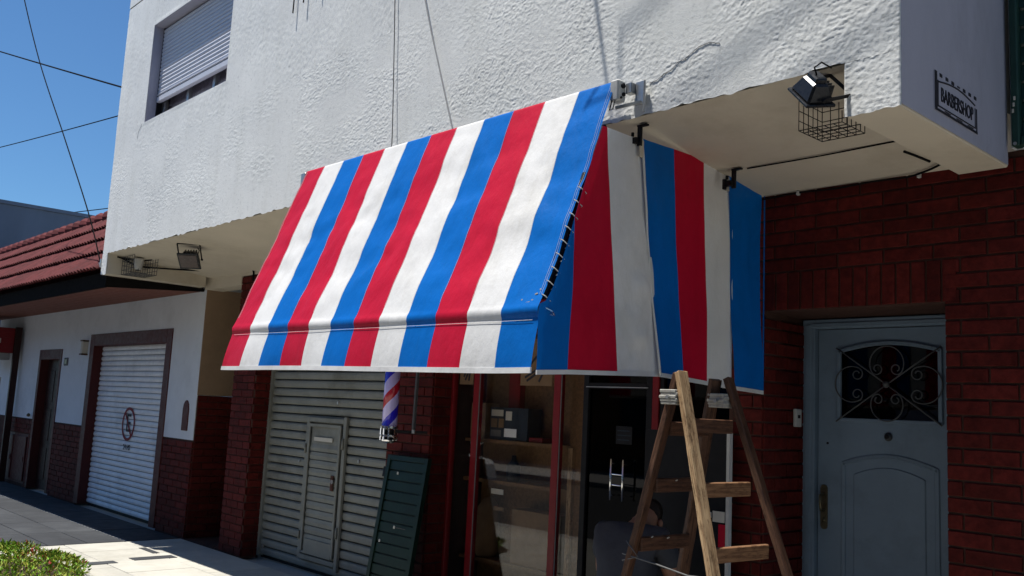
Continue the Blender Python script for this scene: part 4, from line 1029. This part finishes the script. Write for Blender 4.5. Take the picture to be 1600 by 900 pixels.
for rl_, yy in (((A1t, A1b), -.017), ((B2t, B2b), -.017)):
    for z in (1.58, 1.305, 1.04):
        q = on_rail(*rl_, z-.01); MB().tube([q+Vector((0, yy, 0)), q+Vector((0, yy-.005, 0))], .006, 8).build('bolt', M['steel'], LD)
for (z, k, w_) in ((1.30, .42, .012), (1.03, .5, .014), (1.305, .8, .008), (1.04, .2, .010)):
    q = on_rail(A2t, A2b, z).lerp(on_rail(B1t, B1b, z), k) + Vector((.030, 0, .02)); MB().beam(q, q+Vector((.0, w_, .004)), .006, .004).build('white_fleck', M['paper'], LD)  # small white flecks along the rear steps
for z in (1.22, 1.16, 1.50):
    q = on_rail(A1t, A1b, z) + Vector((-.008, -.0165, 0)); MB().beam(q, q+Vector((.006, -.001, -.028)), .004, .002).build('white_fleck', M['paper'], LD)
pa = on_rail(A2t, A2b, .985); pb = on_rail(A1t, A1b, .955)
MB().tube([pa+Vector((-.03, -.03, .0)), pa.lerp(pb, .3)+Vector((0, 0, -.012)), pa.lerp(pb, .7)+Vector((0, 0, -.02)), pb], .0035, 6).tube([pa+Vector((-.01, -.03, .06)), pa+Vector((.06, -.03, -.002)), pa+Vector((-.03, -.03, -.03))], .003, 6).build('tie_cord', M['cord'], LD, smooth=True)
unparent_offset(LD)
for ch in LD.children:
    if ch.name.startswith(('rail', 'step')): ch.matrix_parent_inverse = Matrix.Translation(-LD.location)

# ================================================================== PERSON (squatting behind the ladder)
def skinned(name, verts, edges, radii, mat, parent, sub=2, root=0):
    me = bpy.data.meshes.new(name); me.from_pydata(verts, edges, []); o = bpy.data.objects.new(name, me); C.objects.link(o)
    m = o.modifiers.new('s', 'SKIN'); m.use_smooth_shade = True; s2 = o.modifiers.new('d', 'SUBSURF'); s2.levels = sub; s2.render_levels = sub
    for i, r in enumerate(radii): me.skin_vertices[0].data[i].radius = r if isinstance(r, tuple) else (r, r)
    me.skin_vertices[0].data[root].use_root = True
    dg = bpy.context.evaluated_depsgraph_get(); m2 = bpy.data.meshes.new_from_object(o.evaluated_get(dg)); bpy.data.objects.remove(o)
    m2.materials.clear(); m2.materials.append(mat); m2.polygons.foreach_set('use_smooth', [True]*len(m2.polygons))
    o = bpy.data.objects.new(name, m2); C.objects.link(o); o.parent = parent; return o
PS = thing('person', 'person in a grey t-shirt and dark jeans crouching behind the ladder, seen from the back', 'person', (-3.36, 4.0, 0))
PS.rotation_euler = (0, 0, math.radians(12))     # local +Y = where the person faces
# squat: pelvis low, back leaning forward, arms reaching to the floor in front
V = [(0, -.02, .44), (0, -.01, .58), (0, .03, .74), (0, .08, .90), (0, .13, .98), (0, .20, 1.01),            # pelvis..neck 0-5
     (0, .27, 1.03), (0, .34, 1.02),                                                                           # head 6,7
     (-.10, .0, .43), (-.17, .36, .50), (-.15, .14, .10), (-.15, .24, .04), (-.15, .32, .03),                  # left leg 8-12
     (.10, .0, .43), (.18, .37, .50), (.16, .15, .10), (.16, .25, .04), (.16, .33, .03),                       # right leg 13-17
     (-.17, .10, .94), (-.22, .17, .70), (-.16, .40, .58), (-.14, .47, .54),                                    # left arm 18-21
     (.17, .10, .94), (.23, .18, .70), (.17, .42, .58), (.14, .49, .54)]                                        # right arm 22-25
Eg = [(0, 1), (1, 2), (2, 3), (3, 4), (4, 5), (5, 6), (6, 7), (0, 8), (8, 9), (9, 10), (10, 11), (11, 12), (0, 13), (13, 14), (14, 15), (15, 16), (16, 17),
      (3, 18), (18, 19), (19, 20), (20, 21), (3, 22), (22, 23), (23, 24), (24, 25)]
Rr = [(.15, .12), (.14, .11), (.15, .11), (.14, .10), (.07, .06), (.052, .052), (.075, .09), (.07, .08), .09, .065, .05, .042, .03, .09, .065, .05, .042, .03, .065, .046, .034, .026, .065, .046, .034, .026]
skinned('body', V, Eg, Rr, M['skin'], PS)
# T-shirt: torso and sleeves, a bit larger
skinned('t_shirt', [(0, -.03, .50), (0, -.015, .60), (0, .03, .74), (0, .08, .90), (0, .115, .985), (-.17, .10, .945), (-.215, .15, .79), (.17, .10, .945), (.22, .16, .79)],
        [(0, 1), (1, 2), (2, 3), (3, 4), (3, 5), (5, 6), (3, 7), (7, 8)], [(.175, .14), (.17, .135), (.175, .13), (.165, .12), (.085, .075), .085, .066, .085, .066], M['tshirt'], PS)
skinned('jeans', [(0, -.03, .44), (0, -.025, .54), (-.10, .0, .43), (-.17, .36, .50), (-.15, .15, .13), (.10, .0, .43), (.18, .37, .50), (.16, .16, .13)],
        [(0, 1), (0, 2), (2, 3), (3, 4), (0, 5), (5, 6), (6, 7)], [(.16, .135), (.155, .125), .105, .08, .062, .105, .08, .062], M['jeans'], PS)
hd_ = MB()
hb = skinned('hair', [(0, .25, 1.055), (0, .31, 1.07), (0, .36, 1.06)], [(0, 1), (1, 2)], [(.083, .085), (.088, .092), (.06, .07)], M['hair'], PS)
for s_ in (-1, 1):
    sh_ = skinned('shoe', [(s_*.155, .11, .05), (s_*.155, .22, .045), (s_*.155, .36, .035)], [(0, 1), (1, 2)], [(.045, .05), (.045, .045), (.038, .032)], M['shoe'], PS)
    wr = Vector((s_*.14, .48, .545)); 
    Vh = [wr, wr+Vector((0, .05, -.02))]; Eh = [(0, 1)]; Rh = [.024, .03]
    for k in range(4):
        b0 = wr + Vector((s_*(-.027+.018*k), .085, -.035)); b1 = b0 + Vector((0, .03-.003*abs(k-1), -.02)); b2 = b1+Vector((-s_*.002, .012, -.025))
        n0 = len(Vh); Vh += [b0, b1, b2]; Eh += [(1, n0), (n0, n0+1), (n0+1, n0+2)]; Rh += [.0095, .0085, .007]
    n0 = len(Vh); t0 = wr+Vector((-s_*.034, .045, -.02)); Vh += [t0, t0+Vector((-s_*.012, .03, -.015)), t0+Vector((-s_*.004, .05, -.03))]; Eh += [(0, n0), (n0, n0+1), (n0+1, n0+2)]; Rh += [.012, .0095, .008]
    skinned('hand', Vh, Eh, Rh, M['skin'], PS, 1)
# face features
MB().lathe([(.001, 0), (.012, .0), (.014, .012), (.006, .028), (.001, .03)], c=(0, .36, .935), n=8).build('nose', M['skin'], PS, smooth=True)
for s_ in (-1, 1):
    MB().lathe([(.001, -.028), (.012, -.02), (.016, 0), (.013, .018), (.001, .026)], c=(s_*.082, .27, 1.01), n=8).build('ear', M['skin'], PS, smooth=True)
    MB().lathe([(.001, -.008), (.009, -.004), (.009, .004), (.001, .008)], c=(s_*.03, .385, .965), n=8).build('eye', M['ink'], PS, smooth=True)
MB().box(-.022, .022, .31, .32, .925, .933).build('mouth', M['ink_red'], PS)

# ================================================================== NEIGHBOUR HOUSE
H = thing('neighbour_house', 'low white house with red tiled eave, brick base and brown framed garage', 'house', (-14, YM, 0))
Hy = YM+.008
hw = MB()
gx0, gx1, gz = -13.93, -11.34, 2.24; go0, go1, goz = -14.10, -11.17, 2.41
dx0, dx1, dzz = -16.50, -15.35, 2.22
def hwall(x0, x1, z0, z1): hw.box(x0, x1, YM, 4.9, z0, z1)
hwall(go1, -10.33, 1.09, 2.84); hwall(go0, go1, goz, 2.84); hwall(dx1, go0, 1.09, 2.84); hwall(dx0, dx1, dzz, 2.84); hwall(-19.2, dx0, 1.09, 2.84)
hw.box(-19.2, -10.40, YM+.02, 9, 2.845, 4.0)
white = hw.build('plaster_wall', M['house_white'], H)
MB().box(-10.329, -10.315, YM+.001, 6.0, 1.61, 2.85).build('return_wall', M['tan'], H)
MB().box(-10.40, -10.322, 4.91, 6.0, -.03, 1.605).box(-10.329, -10.322, Hy, 4.9, 1.09, 1.605).build('return_base', M['mortar'], H)
bw = MB(); bw.box(go1, -10.33, Hy, 4.9, -.03, 1.085);
base = bw.build('brick_base', M['mortar'], H)
MB().box(dx1, go0, Hy, 4.9, -.03, 1.085).build('brick_base', M['mortar'], H); MB().box(-19.2, dx0, Hy, 4.9, -.03, 1.085).build('brick_base', M['mortar'], H)
cand = []
for (u, z, L, Hh) in courses(-18.2, -10.33, 0, 1.08, holes=((go0, go1, 0, 3), (dx0, dx1, 0, 3), (-18.15, -16.62, .0, .84))): cand.append((Vector((u, YM+.010, z)), 0, L, Hh, True))
for (u, z, L, Hh) in courses(4.615, 5.95, 0, 1.60): cand.append((Vector((-10.326, u, z)), math.pi/2, L, Hh, True))
print('neighbour bricks', place_bricks(cand, base, 300), len(cand))
# recess between the buildings
rc = MB(); rc.box(-10.33, -9.35, 5.96, 6.05, -.03, 2.86); rc.box(-9.44, -9.38, 4.81, 6.0, -.03, 2.86); rc.box(-10.33, -9.44, 4.62, 6.0, -.05, -.006)
rc.build('recess_wall', M['mortar'], B)
MB().box(-10.36, -9.44, 4.585, 4.80, 2.835, 3.03).build('recess_lintel', M['soffit'], B, bevel=.004)
MB().box(-9.44, -8.9, 4.575, 4.60, 2.93, 3.03).build('top_trim', M['soffit'], B)
# garage
gf = MB(); gf.box(go0, gx0, YM-.012, 4.74, 0, goz); gf.box(gx1, go1, YM-.012, 4.74, 0, goz); gf.box(gx0, gx1, YM-.012, 4.74, gz, goz)
gfo = gf.build('garage_frame', M['brown_frame'], H, bevel=.004)
gsu = MB().box(gx0, gx1, 4.738, 4.75, -.02, gz+.05).build('garage_shutter', M['slat_edge'], H)
prof_g = [(4.736, 0), (4.722, .003), (4.713, .018), (4.711, .034), (4.716, .052), (4.726, .064), (4.736, .067)]
blk = MB().prism(prof_g, 'x', gx0+.004, gx1-.004).build('slat', M['slat_white'], gsu)
k = 0
while k*.072 < gz-.03:
    o = blk if k == 0 else blk.copy()
    if k: C.objects.link(o); o.parent = gsu
    o.location = (0, random.uniform(-.001, .001), .02+k*.072); k += 1
sg2 = thing('no_parking_sign', 'round no-parking symbol with a struck-out letter E on the white garage shutter', 'sign', (-12.62, 4.705, 1.18))
rr_ = .205; ring = MB()
for i in range(28):
    a, b_ = 2*math.pi*i/28, 2*math.pi*(i+1)/28
    ring.beam((rr_*math.cos(a), 0, rr_*math.sin(a)), (rr_*math.cos(b_), 0, rr_*math.sin(b_)), .035, .004, up=(0, 1, 0))
ring.build('ring', M['ink_red'], sg2)
MB().beam((-.13, -.003, .15), (.13, -.003, -.15), .028, .004, up=(0, 1, 0)).build('bar', M['ink_red'], sg2)
text_mesh('letter', 'E', .34, M['ink'], sg2, (0, 0, 0), (1, 0, 0), (0, 0, 1), .002)
text_mesh('small_lettering', '24 HS', .10, M['ink'], sg2, (0.02, 0, -.31), (1, 0, 0), (0, 0, 1), .002)
# brown door
nd = MB(); nd.box(dx0, dx0+.10, YM-.01, 4.74, 0, dzz); nd.box(dx1-.10, dx1, YM-.01, 4.74, 0, dzz); nd.box(dx0+.10, dx1-.10, YM-.01, 4.74, dzz-.16, dzz); nd.build('entrance_frame', M['brown_frame'], H, bevel=.004)
ndo = MB().box(dx0+.10, dx1-.10, 4.72, 4.76, 0, dzz-.16).build('entrance_door', M['dark_wood'], H)
for k in range(2):
    for j in range(3): MB().box(dx0+.17+k*.46, dx0+.50+k*.46, 4.712, 4.7195, .15+j*.62, .65+j*.62).build('door_panel', M['dark_wood'], ndo, bevel=.005)
# arched niche (letter slot)
MB().prism([(-10.66, 1.19), (-10.50, 1.19), (-10.50, 1.44), (-10.515, 1.50), (-10.55, 1.535), (-10.58, 1.545), (-10.61, 1.535), (-10.645, 1.50), (-10.66, 1.44)], 'y', YM-.012, YM+.03).build('arched_plaque', M['brown_frame'], H, bevel=.004)
# meter cupboards
mc = MB().box(-18.14, -16.64, Hy-.001, 4.66, .03, .83).build('meter_cupboard', M['brown_frame'], H)
for (a, b_) in ((-18.10, -17.42), (-17.36, -16.68)): MB().box(a, b_, 4.585, 4.606, .07, .79).box(b_-.10, b_-.05, 4.575, 4.586, .38, .46).build('cupboard_door', M['brown_frame'], mc, bevel=.004)
wlmp = thing('wall_lantern', 'small pale wall lantern left of the garage frame', 'lantern', (-14.25, YM, 2.15))
MB().box(-.04, .04, -.08, .0, -.02, .16).build('shade', M['paper'], wlmp, bevel=.008); MB().box(-.05, .05, -.09, .0, .16, .18).box(-.05, .05, -.09, 0, -.04, -.02).build('lantern_cap', M['ladder_dark'], wlmp)
num = thing('wall_plaque', 'small dark plaque on the white wall between entrance door and garage', 'plaque', (-15.12, YM, 2.02))
MB().box(-.09, .09, -.012, 0, -.06, .06).build('plate', M['cord'], num, bevel=.006); MB().box(-.05, .05, -.016, -.0125, -.035, .035).build('plate_face', M['brass'], num)
tag(MB().lathe([(.001, -.03), (.025, -.02), (.03, 0), (.02, .02), (.001, .03)], c=(-16.62, 4.56, 1.15), n=12).build('bell_push', M['brass'], smooth=True), 'small brass knob beside the dark brown entrance door', 'door knob')
# eave, fascia, boards, tiles
ef = MB(); 
ef.box(-19.2, -10.42, 3.47, 3.50, 2.73, 2.90); ef.build('fascia', M['matt_black'], H)
MB().hexa([(-10.41, 3.465, 2.73), (-10.378, 3.465, 2.73), (-10.378, 4.59, 2.815), (-10.41, 4.59, 2.815), (-10.41, 3.465, 2.846), (-10.378, 3.465, 2.846), (-10.378, 4.59, 2.846), (-10.41, 4.59, 2.846)]).build('barge_board', M['matt_black'], H)
nbd = 7
for k in range(nbd):
    y0 = 3.505+k*(4.58-3.505)/nbd; y1 = y0+(4.58-3.505)/nbd-.008; z0 = 2.735+.08*k/nbd
    MB().hexa([(-19.2, y0, z0), (-10.44, y0, z0), (-10.44, y1, z0+.011), (-19.2, y1, z0+.011), (-19.2, y0, z0+.02), (-10.44, y0, z0+.02), (-10.44, y1, z0+.031), (-19.2, y1, z0+.031)]).build('eave_board', M['soffit_wood'], H)
MB().hexa([(-19.2, 3.505, 2.76), (-10.42, 3.505, 2.76), (-10.42, 4.6, 2.85), (-19.2, 4.6, 2.85), (-19.2, 3.5, 2.88), (-10.42, 3.5, 2.88), (-10.42, 4.6, 4.03), (-19.2, 4.6, 4.03)]).build('roof', M['dark_wood'], H)
roof = [o for o in H.children if o.name.startswith('roof')][0]
# tile: double roll, .205 wide, .42 long
tw, tl = .21, .435
e0 = Vector((0, 3.41, 2.885)); e1 = Vector((0, 4.60, 4.10)); sd = (e1-e0).normalized(); nrm = Vector((0, -sd.z, sd.y))
def tile_mesh():
    n = 12; top = []; bot = []
    vs = []
    for v, lift in ((0, .045), (1, .0)):
        for i in range(n+1):
            u = i/n; h = .032*abs(math.sin(2*math.pi*u))**.8
            p = sd*(v*tl) + nrm*(h+lift+.012); vs.append((u*tw, p.y, p.z))
        for i in range(n+1):
            u = i/n; h = .032*abs(math.sin(2*math.pi*u))**.8
            p = sd*(v*tl) + nrm*(h+lift-.004); vs.append((u*tw, p.y, p.z))
    N = n+1; fs = []
    for i in range(n):
        fs += [(i, i+1, 2*N+i+1, 2*N+i), (N+i, 3*N+i, 3*N+i+1, N+i+1), (i, N+i, N+i+1, i+1), (2*N+i, 2*N+i+1, 3*N+i+1, 3*N+i)]
    fs += [(0, 2*N, 3*N, N), (n, N+n, 3*N+n, 2*N+n)]
    me = bpy.data.meshes.new('roof_tile'); me.from_pydata(vs, [], fs); me.materials.append(M['tile']); me.update(); return me
tm = tile_mesh(); nt_t = 0; rest = []
nr = 4; pitch = (e1-e0).length/nr
cells = []
for r in range(nr):
    x = -10.42-tw
    while x > -20.6 + .0: cells.append((x, r)); x -= tw
cells = [c for c in cells]
for (x, r) in cells:
    p = e0 + sd*(pitch*r); 
    o = bpy.data.objects.new('roof_tile', tm); C.objects.link(o); o.parent = roof
    o.location = (x+random.uniform(-.002, .002), p.y+random.uniform(-.003, .003), p.z+random.uniform(-.003, .003)); nt_t += 1
rd = MB()
x = -10.5
while x > -20.6:
    o = MB().tube([(x, 4.62, 4.115), (x-.36, 4.62, 4.135)], [.07, .125], 10).build('ridge_tile', M['tile'], roof); x -= .34
print('tiles', nt_t)

# grey blue building behind
gbd = thing('grey_building', 'tall blue-grey windowless wall rising behind the tiled roof', 'building', (-21, 8, 0))
MB().box(-32, -22.0, 4.95, 22, 0, 5.52).build('wall', M['metal_cladding'], gbd); MB().box(-32.05, -21.95, 4.9, 22, 5.525, 5.60).build('coping', M['metal_cladding'], gbd); unparent_offset(gbd)
# shop at the far left edge
ls = thing('red_kiosk_front', 'red boarded shop sign box and dark post at the far left edge', 'shopfront', (-17.6, 4.3, 0))
MB().box(-19.0, -17.55, 4.10, 4.45, 2.17, 2.60).build('sign_box', M['red_frame'], ls)
for k in range(5): MB().box(-17.549, -17.54, 4.11, 4.44, 2.175+k*.085, 2.25+k*.085).build('board', M['red_frame'], ls)
MB().box(-17.56, -17.50, 4.45, 4.55, .0, 2.62).build('post', M['dark_wood'], ls)
MB().box(-17.539, -17.535, 4.14, 4.24, 2.33, 2.41).build('white_mark', M['paper'], ls)
MB().box(-18.9, -17.6, 4.2, 4.42, 2.05, 2.165).build('lower_trim', M['kerb'], ls)
for k in range(5): MB().tube([(-17.55-.16*k, 4.15, 2.68), (-17.70-.16*k, 4.15, 2.82)], .02, 8).build('coil', M['black'], ls)
MB().tube([(-17.6, 4.3, .2), (-17.6, 4.3, 1.75)], .03, 8).build('white_post', M['paper'], ls)
unparent_offset(ls)

unparent_offset(B); unparent_offset(H)
# ================================================================== OVERHEAD WIRES
wg = 'overhead wires crossing the sky'
cable('overhead_wire', [(-28.1, 4.92, 10.89), (-10.38, 4.83, 4.965)], .016, 'thick black wire sloping down to the left edge of the stucco building', sag=.02, cat='wire', group=wg)
cable('overhead_wire', [(-38.45, 7.23, 9.93), (-10.38, 8.03, 7.39)], .014, 'thin wire rising towards the stucco building in mid sky', sag=.1, cat='wire', group=wg)
cable('overhead_wire', [(-14.9, 3.1, 8.4), (-14.5, 3.15, 7.59), (-13.4, 3.27, 6.07), (-11.97, 3.32, 4.68), (-10.9, 3.37, 3.6), (-10.42, 3.40, 3.0)], .008, 'steep black wire curving down to the lower left corner of the stucco', cat='wire', group=wg)
cable('overhead_wire', [(-28.63, 7.5, 6.51), (-10.38, 8.12, 5.16)], .012, 'lowest thin wire just above the grey wall', sag=.03, cat='wire', group=wg)
cable('overhead_wire', [(-24.5, 4.75, 5.4), (-23.26, 4.82, 5.0), (-20.9, 4.7, 4.22)], .016, 'short dark wire reaching the tiled roof at the left edge', cat='wire', group=wg)
ins = thing('insulator', 'dark round insulator on the wire above the tiled roof at the left edge', 'insulator', (-21.9, 5.0, 4.36))
MB().lathe([(.001, -.16), (.07, -.15), (.09, -.09), (.05, -.06), (.10, -.02), (.10, .02), (.05, .05), (.09, .09), (.07, .14), (.001, .16)], n=16).build('insulator_body', M['black'], ins, smooth=True)
MB().tube([(0, 0, -.16), (.02, 0, -.36)], .018, 6).build('pin', M['black'], ins)
cb2 = MB().box(-10.40, -10.376, 3.39, 3.43, 2.94, 3.03).tube([(-10.40, 3.38, 2.98), (-10.36, 3.37, 2.98), (-10.34, 3.38, 2.93)], .006, 6).build('wire_anchor', M['steel']); tag(cb2, 'small metal wire anchor on the lower left corner of the stucco', 'anchor')
# service cables in front of the facade, above the frame: they throw the soft diagonal streaks on the stucco
for i, (x, z, lab) in enumerate(((-2.73, 7.2, 'middle'), (-3.57, 7.45, 'highest'), (-2.34, 7.02, 'lowest'))):
    cable('service_cable', [(-3.75, 2.6, z+.43*(-3.75-x)), (9.0, 2.6, z+.43*(9.0-x))], .0055, lab + ' of three black service cables slanting above the facade, out of frame', cat='cable', group='service cables above the facade')
bk = thing('cable_bracket', 'steel cable bracket standing off the facade above the awning, out of frame', 'bracket', (-3.75, 3.4, 7.0))
MB().tube([(0, 0, -.3), (0, -.8, -.3)], .007, 6).tube([(0, 0, -.6), (0, -.8, -.3)], .005, 6).tube([(0, -.8, -.65), (0, -.8, .4)], .007, 6).build('arm', M['steel'], bk)

# ================================================================== PLANT
def leaf_clump():
    mb = MB(); n = 5200
    for i in range(n):
        a = rng.uniform(0, 2*math.pi); r = math.sqrt(rng.uniform(0, 1))
        x = r*math.cos(a); y = r*math.sin(a)
        edge = 1 - .35*vnoise(np.array([a*2.2]), np.array([1.0]), 21)[0]
        if r > edge: continue
        hgt = (.15*(1-(r/edge)**2.2) + .06)*(0.75+.5*vnoise(np.array([x*6+9]), np.array([y*6+9]), 22)[0])
        z = hgt*rng.uniform(.35, 1.08)**.6
        px_, py_ = x*1.15, y*.62
        L = rng.uniform(.028, .060); wd = L*rng.uniform(.28, .42)
        az_ = rng.uniform(0, 2*math.pi); el = rng.uniform(.15, 1.3)
        d = Vector((math.cos(az_)*math.cos(el), math.sin(az_)*math.cos(el), math.sin(el))); s_ = d.cross(Vector((rng.normal(), rng.normal(), rng.normal()))).normalized()*wd/2
        p = Vector((px_, py_, z)); up = d.cross(s_).normalized()*L*.12
        q = rng.random(); hot = vnoise(np.array([x*4+30]), np.array([y*4]), 23)[0]
        mb.m = 2 if (q < .012 or (hot > .78 and q < .2)) else 1 if q < .5 else 0
        mb.add([p, p+d*L*.45+s_+up, p+d*L, p+d*L*.45-s_+up], [(0, 1, 2, 3)])
    return mb
lm = leaf_clump(); me = bpy.data.meshes.new('leaves'); me.from_pydata(lm.v, [], lm.f)
for k in ('leaf', 'leaf_yellow', 'leaf_red'): me.materials.append(M[k])
me.polygons.foreach_set('material_index', lm.mi)
PL = thing('leafy_shrub', 'low leafy green ground-cover shrub with red tips at the lower left corner', 'shrub', (-8.95, 2.42, 0))
lv = bpy.data.objects.new('foliage', me); C.objects.link(lv); lv.parent = PL; lv['kind'] = 'stuff'
MB().lathe([(.001, -.02), (1.1, -.02), (1.05, .0), (.8, .03), (.001, .05)], n=20).build('soil_patch', M['soil'], PL).scale = (1, .55, 1)

# ================================================================== THE STREET BEHIND THE CAMERA (car reflected in the glass; trees and houses added to cut light)
CR = thing('parked_car', 'white hatchback parked at the kerb, visible only as a reflection in the shop glass', 'car', (-14.25, -.62, -.12))
side = [(-2.0, .25), (2.0, .25), (2.05, .55), (1.95, .85), (1.1, .95), (.55, 1.42), (-1.2, 1.45), (-1.85, .98), (-2.05, .9), (-2.08, .5)]
MB().prism([(x, z) for x, z in side], 'y', -.82, .82).build('body', M['car_white'], CR, bevel=.06)
MB().prism([(.98, .97), (.52, 1.36), (-.15, 1.38), (-.15, .97)], 'y', -.828, .828).prism([(-.22, .97), (-.22, 1.38), (-1.1, 1.39), (-1.6, .99)], 'y', -.828, .828).build('window', M['glass_dark'], CR)
for x in (-1.25, 1.25):
    for y in (-.72, .72):
        o = MB().lathe([(.001, -.1), (.2, -.1), (.31, -.09), (.32, 0), (.31, .09), (.2, .1), (.001, .1)], n=24).build('wheel', M['rubber'], CR, smooth=True); o.rotation_euler = (math.pi/2, 0, 0); o.location = (x, y, .32)
        r_ = MB().lathe([(.001, -.108), (.18, -.108), (.19, -.1), (.19, .1), (.18, .108), (.001, .108)], n=18).build('rim', M['steel'], CR); r_.rotation_euler = (math.pi/2, 0, 0); r_.location = (x, y, .32)
MB().box(-1.5, 1.5, .80, .835, .42, .47).build('trim_strip', M['black'], CR)


# unseen trees added behind the camera to shade pavement and block sky
def tree(name, lab, loc, crown, cr, n, seed, leaf=.11):
    g = np.random.default_rng(seed); t = thing(name, lab, 'tree', loc, 'unseen trees added behind the camera to cut light')
    tk = MB(); L = Vector(loc); cc = Vector(crown)-L
    tk.tube([(0, 0, -.1), (.03, .02, 1.2), (.0, .06, 2.6), cc*.5+Vector((0, 0, .2))], [.19, .14, .12, .10], 12)
    for k in range(9):
        a = k*2.4; e = cc + Vector((math.cos(a)*cr[0]*.7, math.sin(a)*cr[1]*.7, (g.random()-.3)*cr[2])); st_ = Vector((0, .06, 2.4)).lerp(cc*.5, (k % 4)/4)
        tk.tube([st_, st_.lerp(e, .5)+Vector((0, 0, .25)), e], [.07, .045, .012], 7)
    tk.build('trunk', M['soil'], t, smooth=True)
    u = g.normal(size=(n, 3)); u /= np.linalg.norm(u, axis=1)[:, None]; r = g.random(n)**.45; P = u*r[:, None]*np.array(cr)
    cl = vnoise(P[:, 0]*1.6+20, P[:, 2]*1.6+P[:, 1]*1.1+20, seed); P = P[cl > .30]; m = len(P)
    d = g.normal(size=(m, 3)); d /= np.linalg.norm(d, axis=1)[:, None]; s_ = np.cross(d, g.normal(size=(m, 3))); s_ /= np.linalg.norm(s_, axis=1)[:, None]
    Lf = leaf*(.6+.8*g.random(m))[:, None]; P = P + np.array(cc)
    vs = np.stack([P, P+d*Lf*.5+s_*Lf*.3, P+d*Lf, P+d*Lf*.5-s_*Lf*.3], 1).reshape(-1, 3)
    me = bpy.data.meshes.new('crown'); me.from_pydata(vs.tolist(), [], np.arange(m*4).reshape(-1, 4).tolist()); me.materials.append(M['leaf_dark'])
    c = bpy.data.objects.new('crown', me); C.objects.link(c); c.parent = t; c['kind'] = 'stuff'
M['leaf_dark'] = worn('dark green leaves of the added trees', (.05, .085, .02), .6, .3, 6, island=.4)
tree('added_shade_tree', 'unseen leafy tree added behind the camera to shade the near pavement', (1.9, .2, 0), (-1.3, -1.0, 6.6), (3.7, 2.2, 2.1), 34000, 51)
tree('added_shade_tree', 'unseen leafy tree added further right along the kerb to cut light', (6.5, .2, 0), (6.3, -.6, 6.4), (3.0, 2.2, 2.2), 14000, 52, .13)
# unseen row of plain house fronts across the street, added to block low sky
for i, (x0, x1, h, mt, lab) in enumerate(((-34, -22, 6.2, 'tan', 'unseen tan two-storey house added across the street, far left'), (-21.9, -12, 5.0, 'chipboard', 'unseen low ochre house added across the street'), (-11.9, -3, 8.4, 'render_grey', 'unseen grey house added across the street opposite the awning'), (-2.9, 7, 9.2, 'tan', 'unseen tan house added across the street behind the photographer'), (7.1, 18, 9.5, 'metal_cladding', 'unseen blue-grey house added across the street, right'))):
    h_ = thing('added_house', lab, 'house', ((x0+x1)/2, -11, 0), 'unseen houses added across the street to block low sky')
    w2 = (x1-x0)/2
    MB().box(-w2, w2, -8, 0, -.3, h).build('wall', M[mt], h_); MB().box(-w2, w2, -8, .12, h+.003, h+.22).build('parapet', M['kerb'], h_)  # wall, parapet, windows and door all belong to the unseen added house
    for k in range(3):
        cx_ = -w2+(k+.5)*2*w2/3
        for z0 in (1.0, 4.0):
            if z0+1.4 < h:
                f_ = MB().box(cx_-.65, cx_+.65, .004, .06, z0, z0+1.4).build('window', M['brown_frame'], h_); MB().box(cx_-.58, cx_+.58, .065, .07, z0+.07, z0+1.33).build('pane', M['box_blue'], f_)
    MB().box(w2*.55-.5, w2*.55+.5, .004, .05, 0, 2.2).build('door', M['dark_wood'], h_)
MB().box(-60, 40, -11, -7.4, -.39, .0).build('far_pavement', M['kerb'], kind='structure')
print('objects', len(bpy.data.objects))
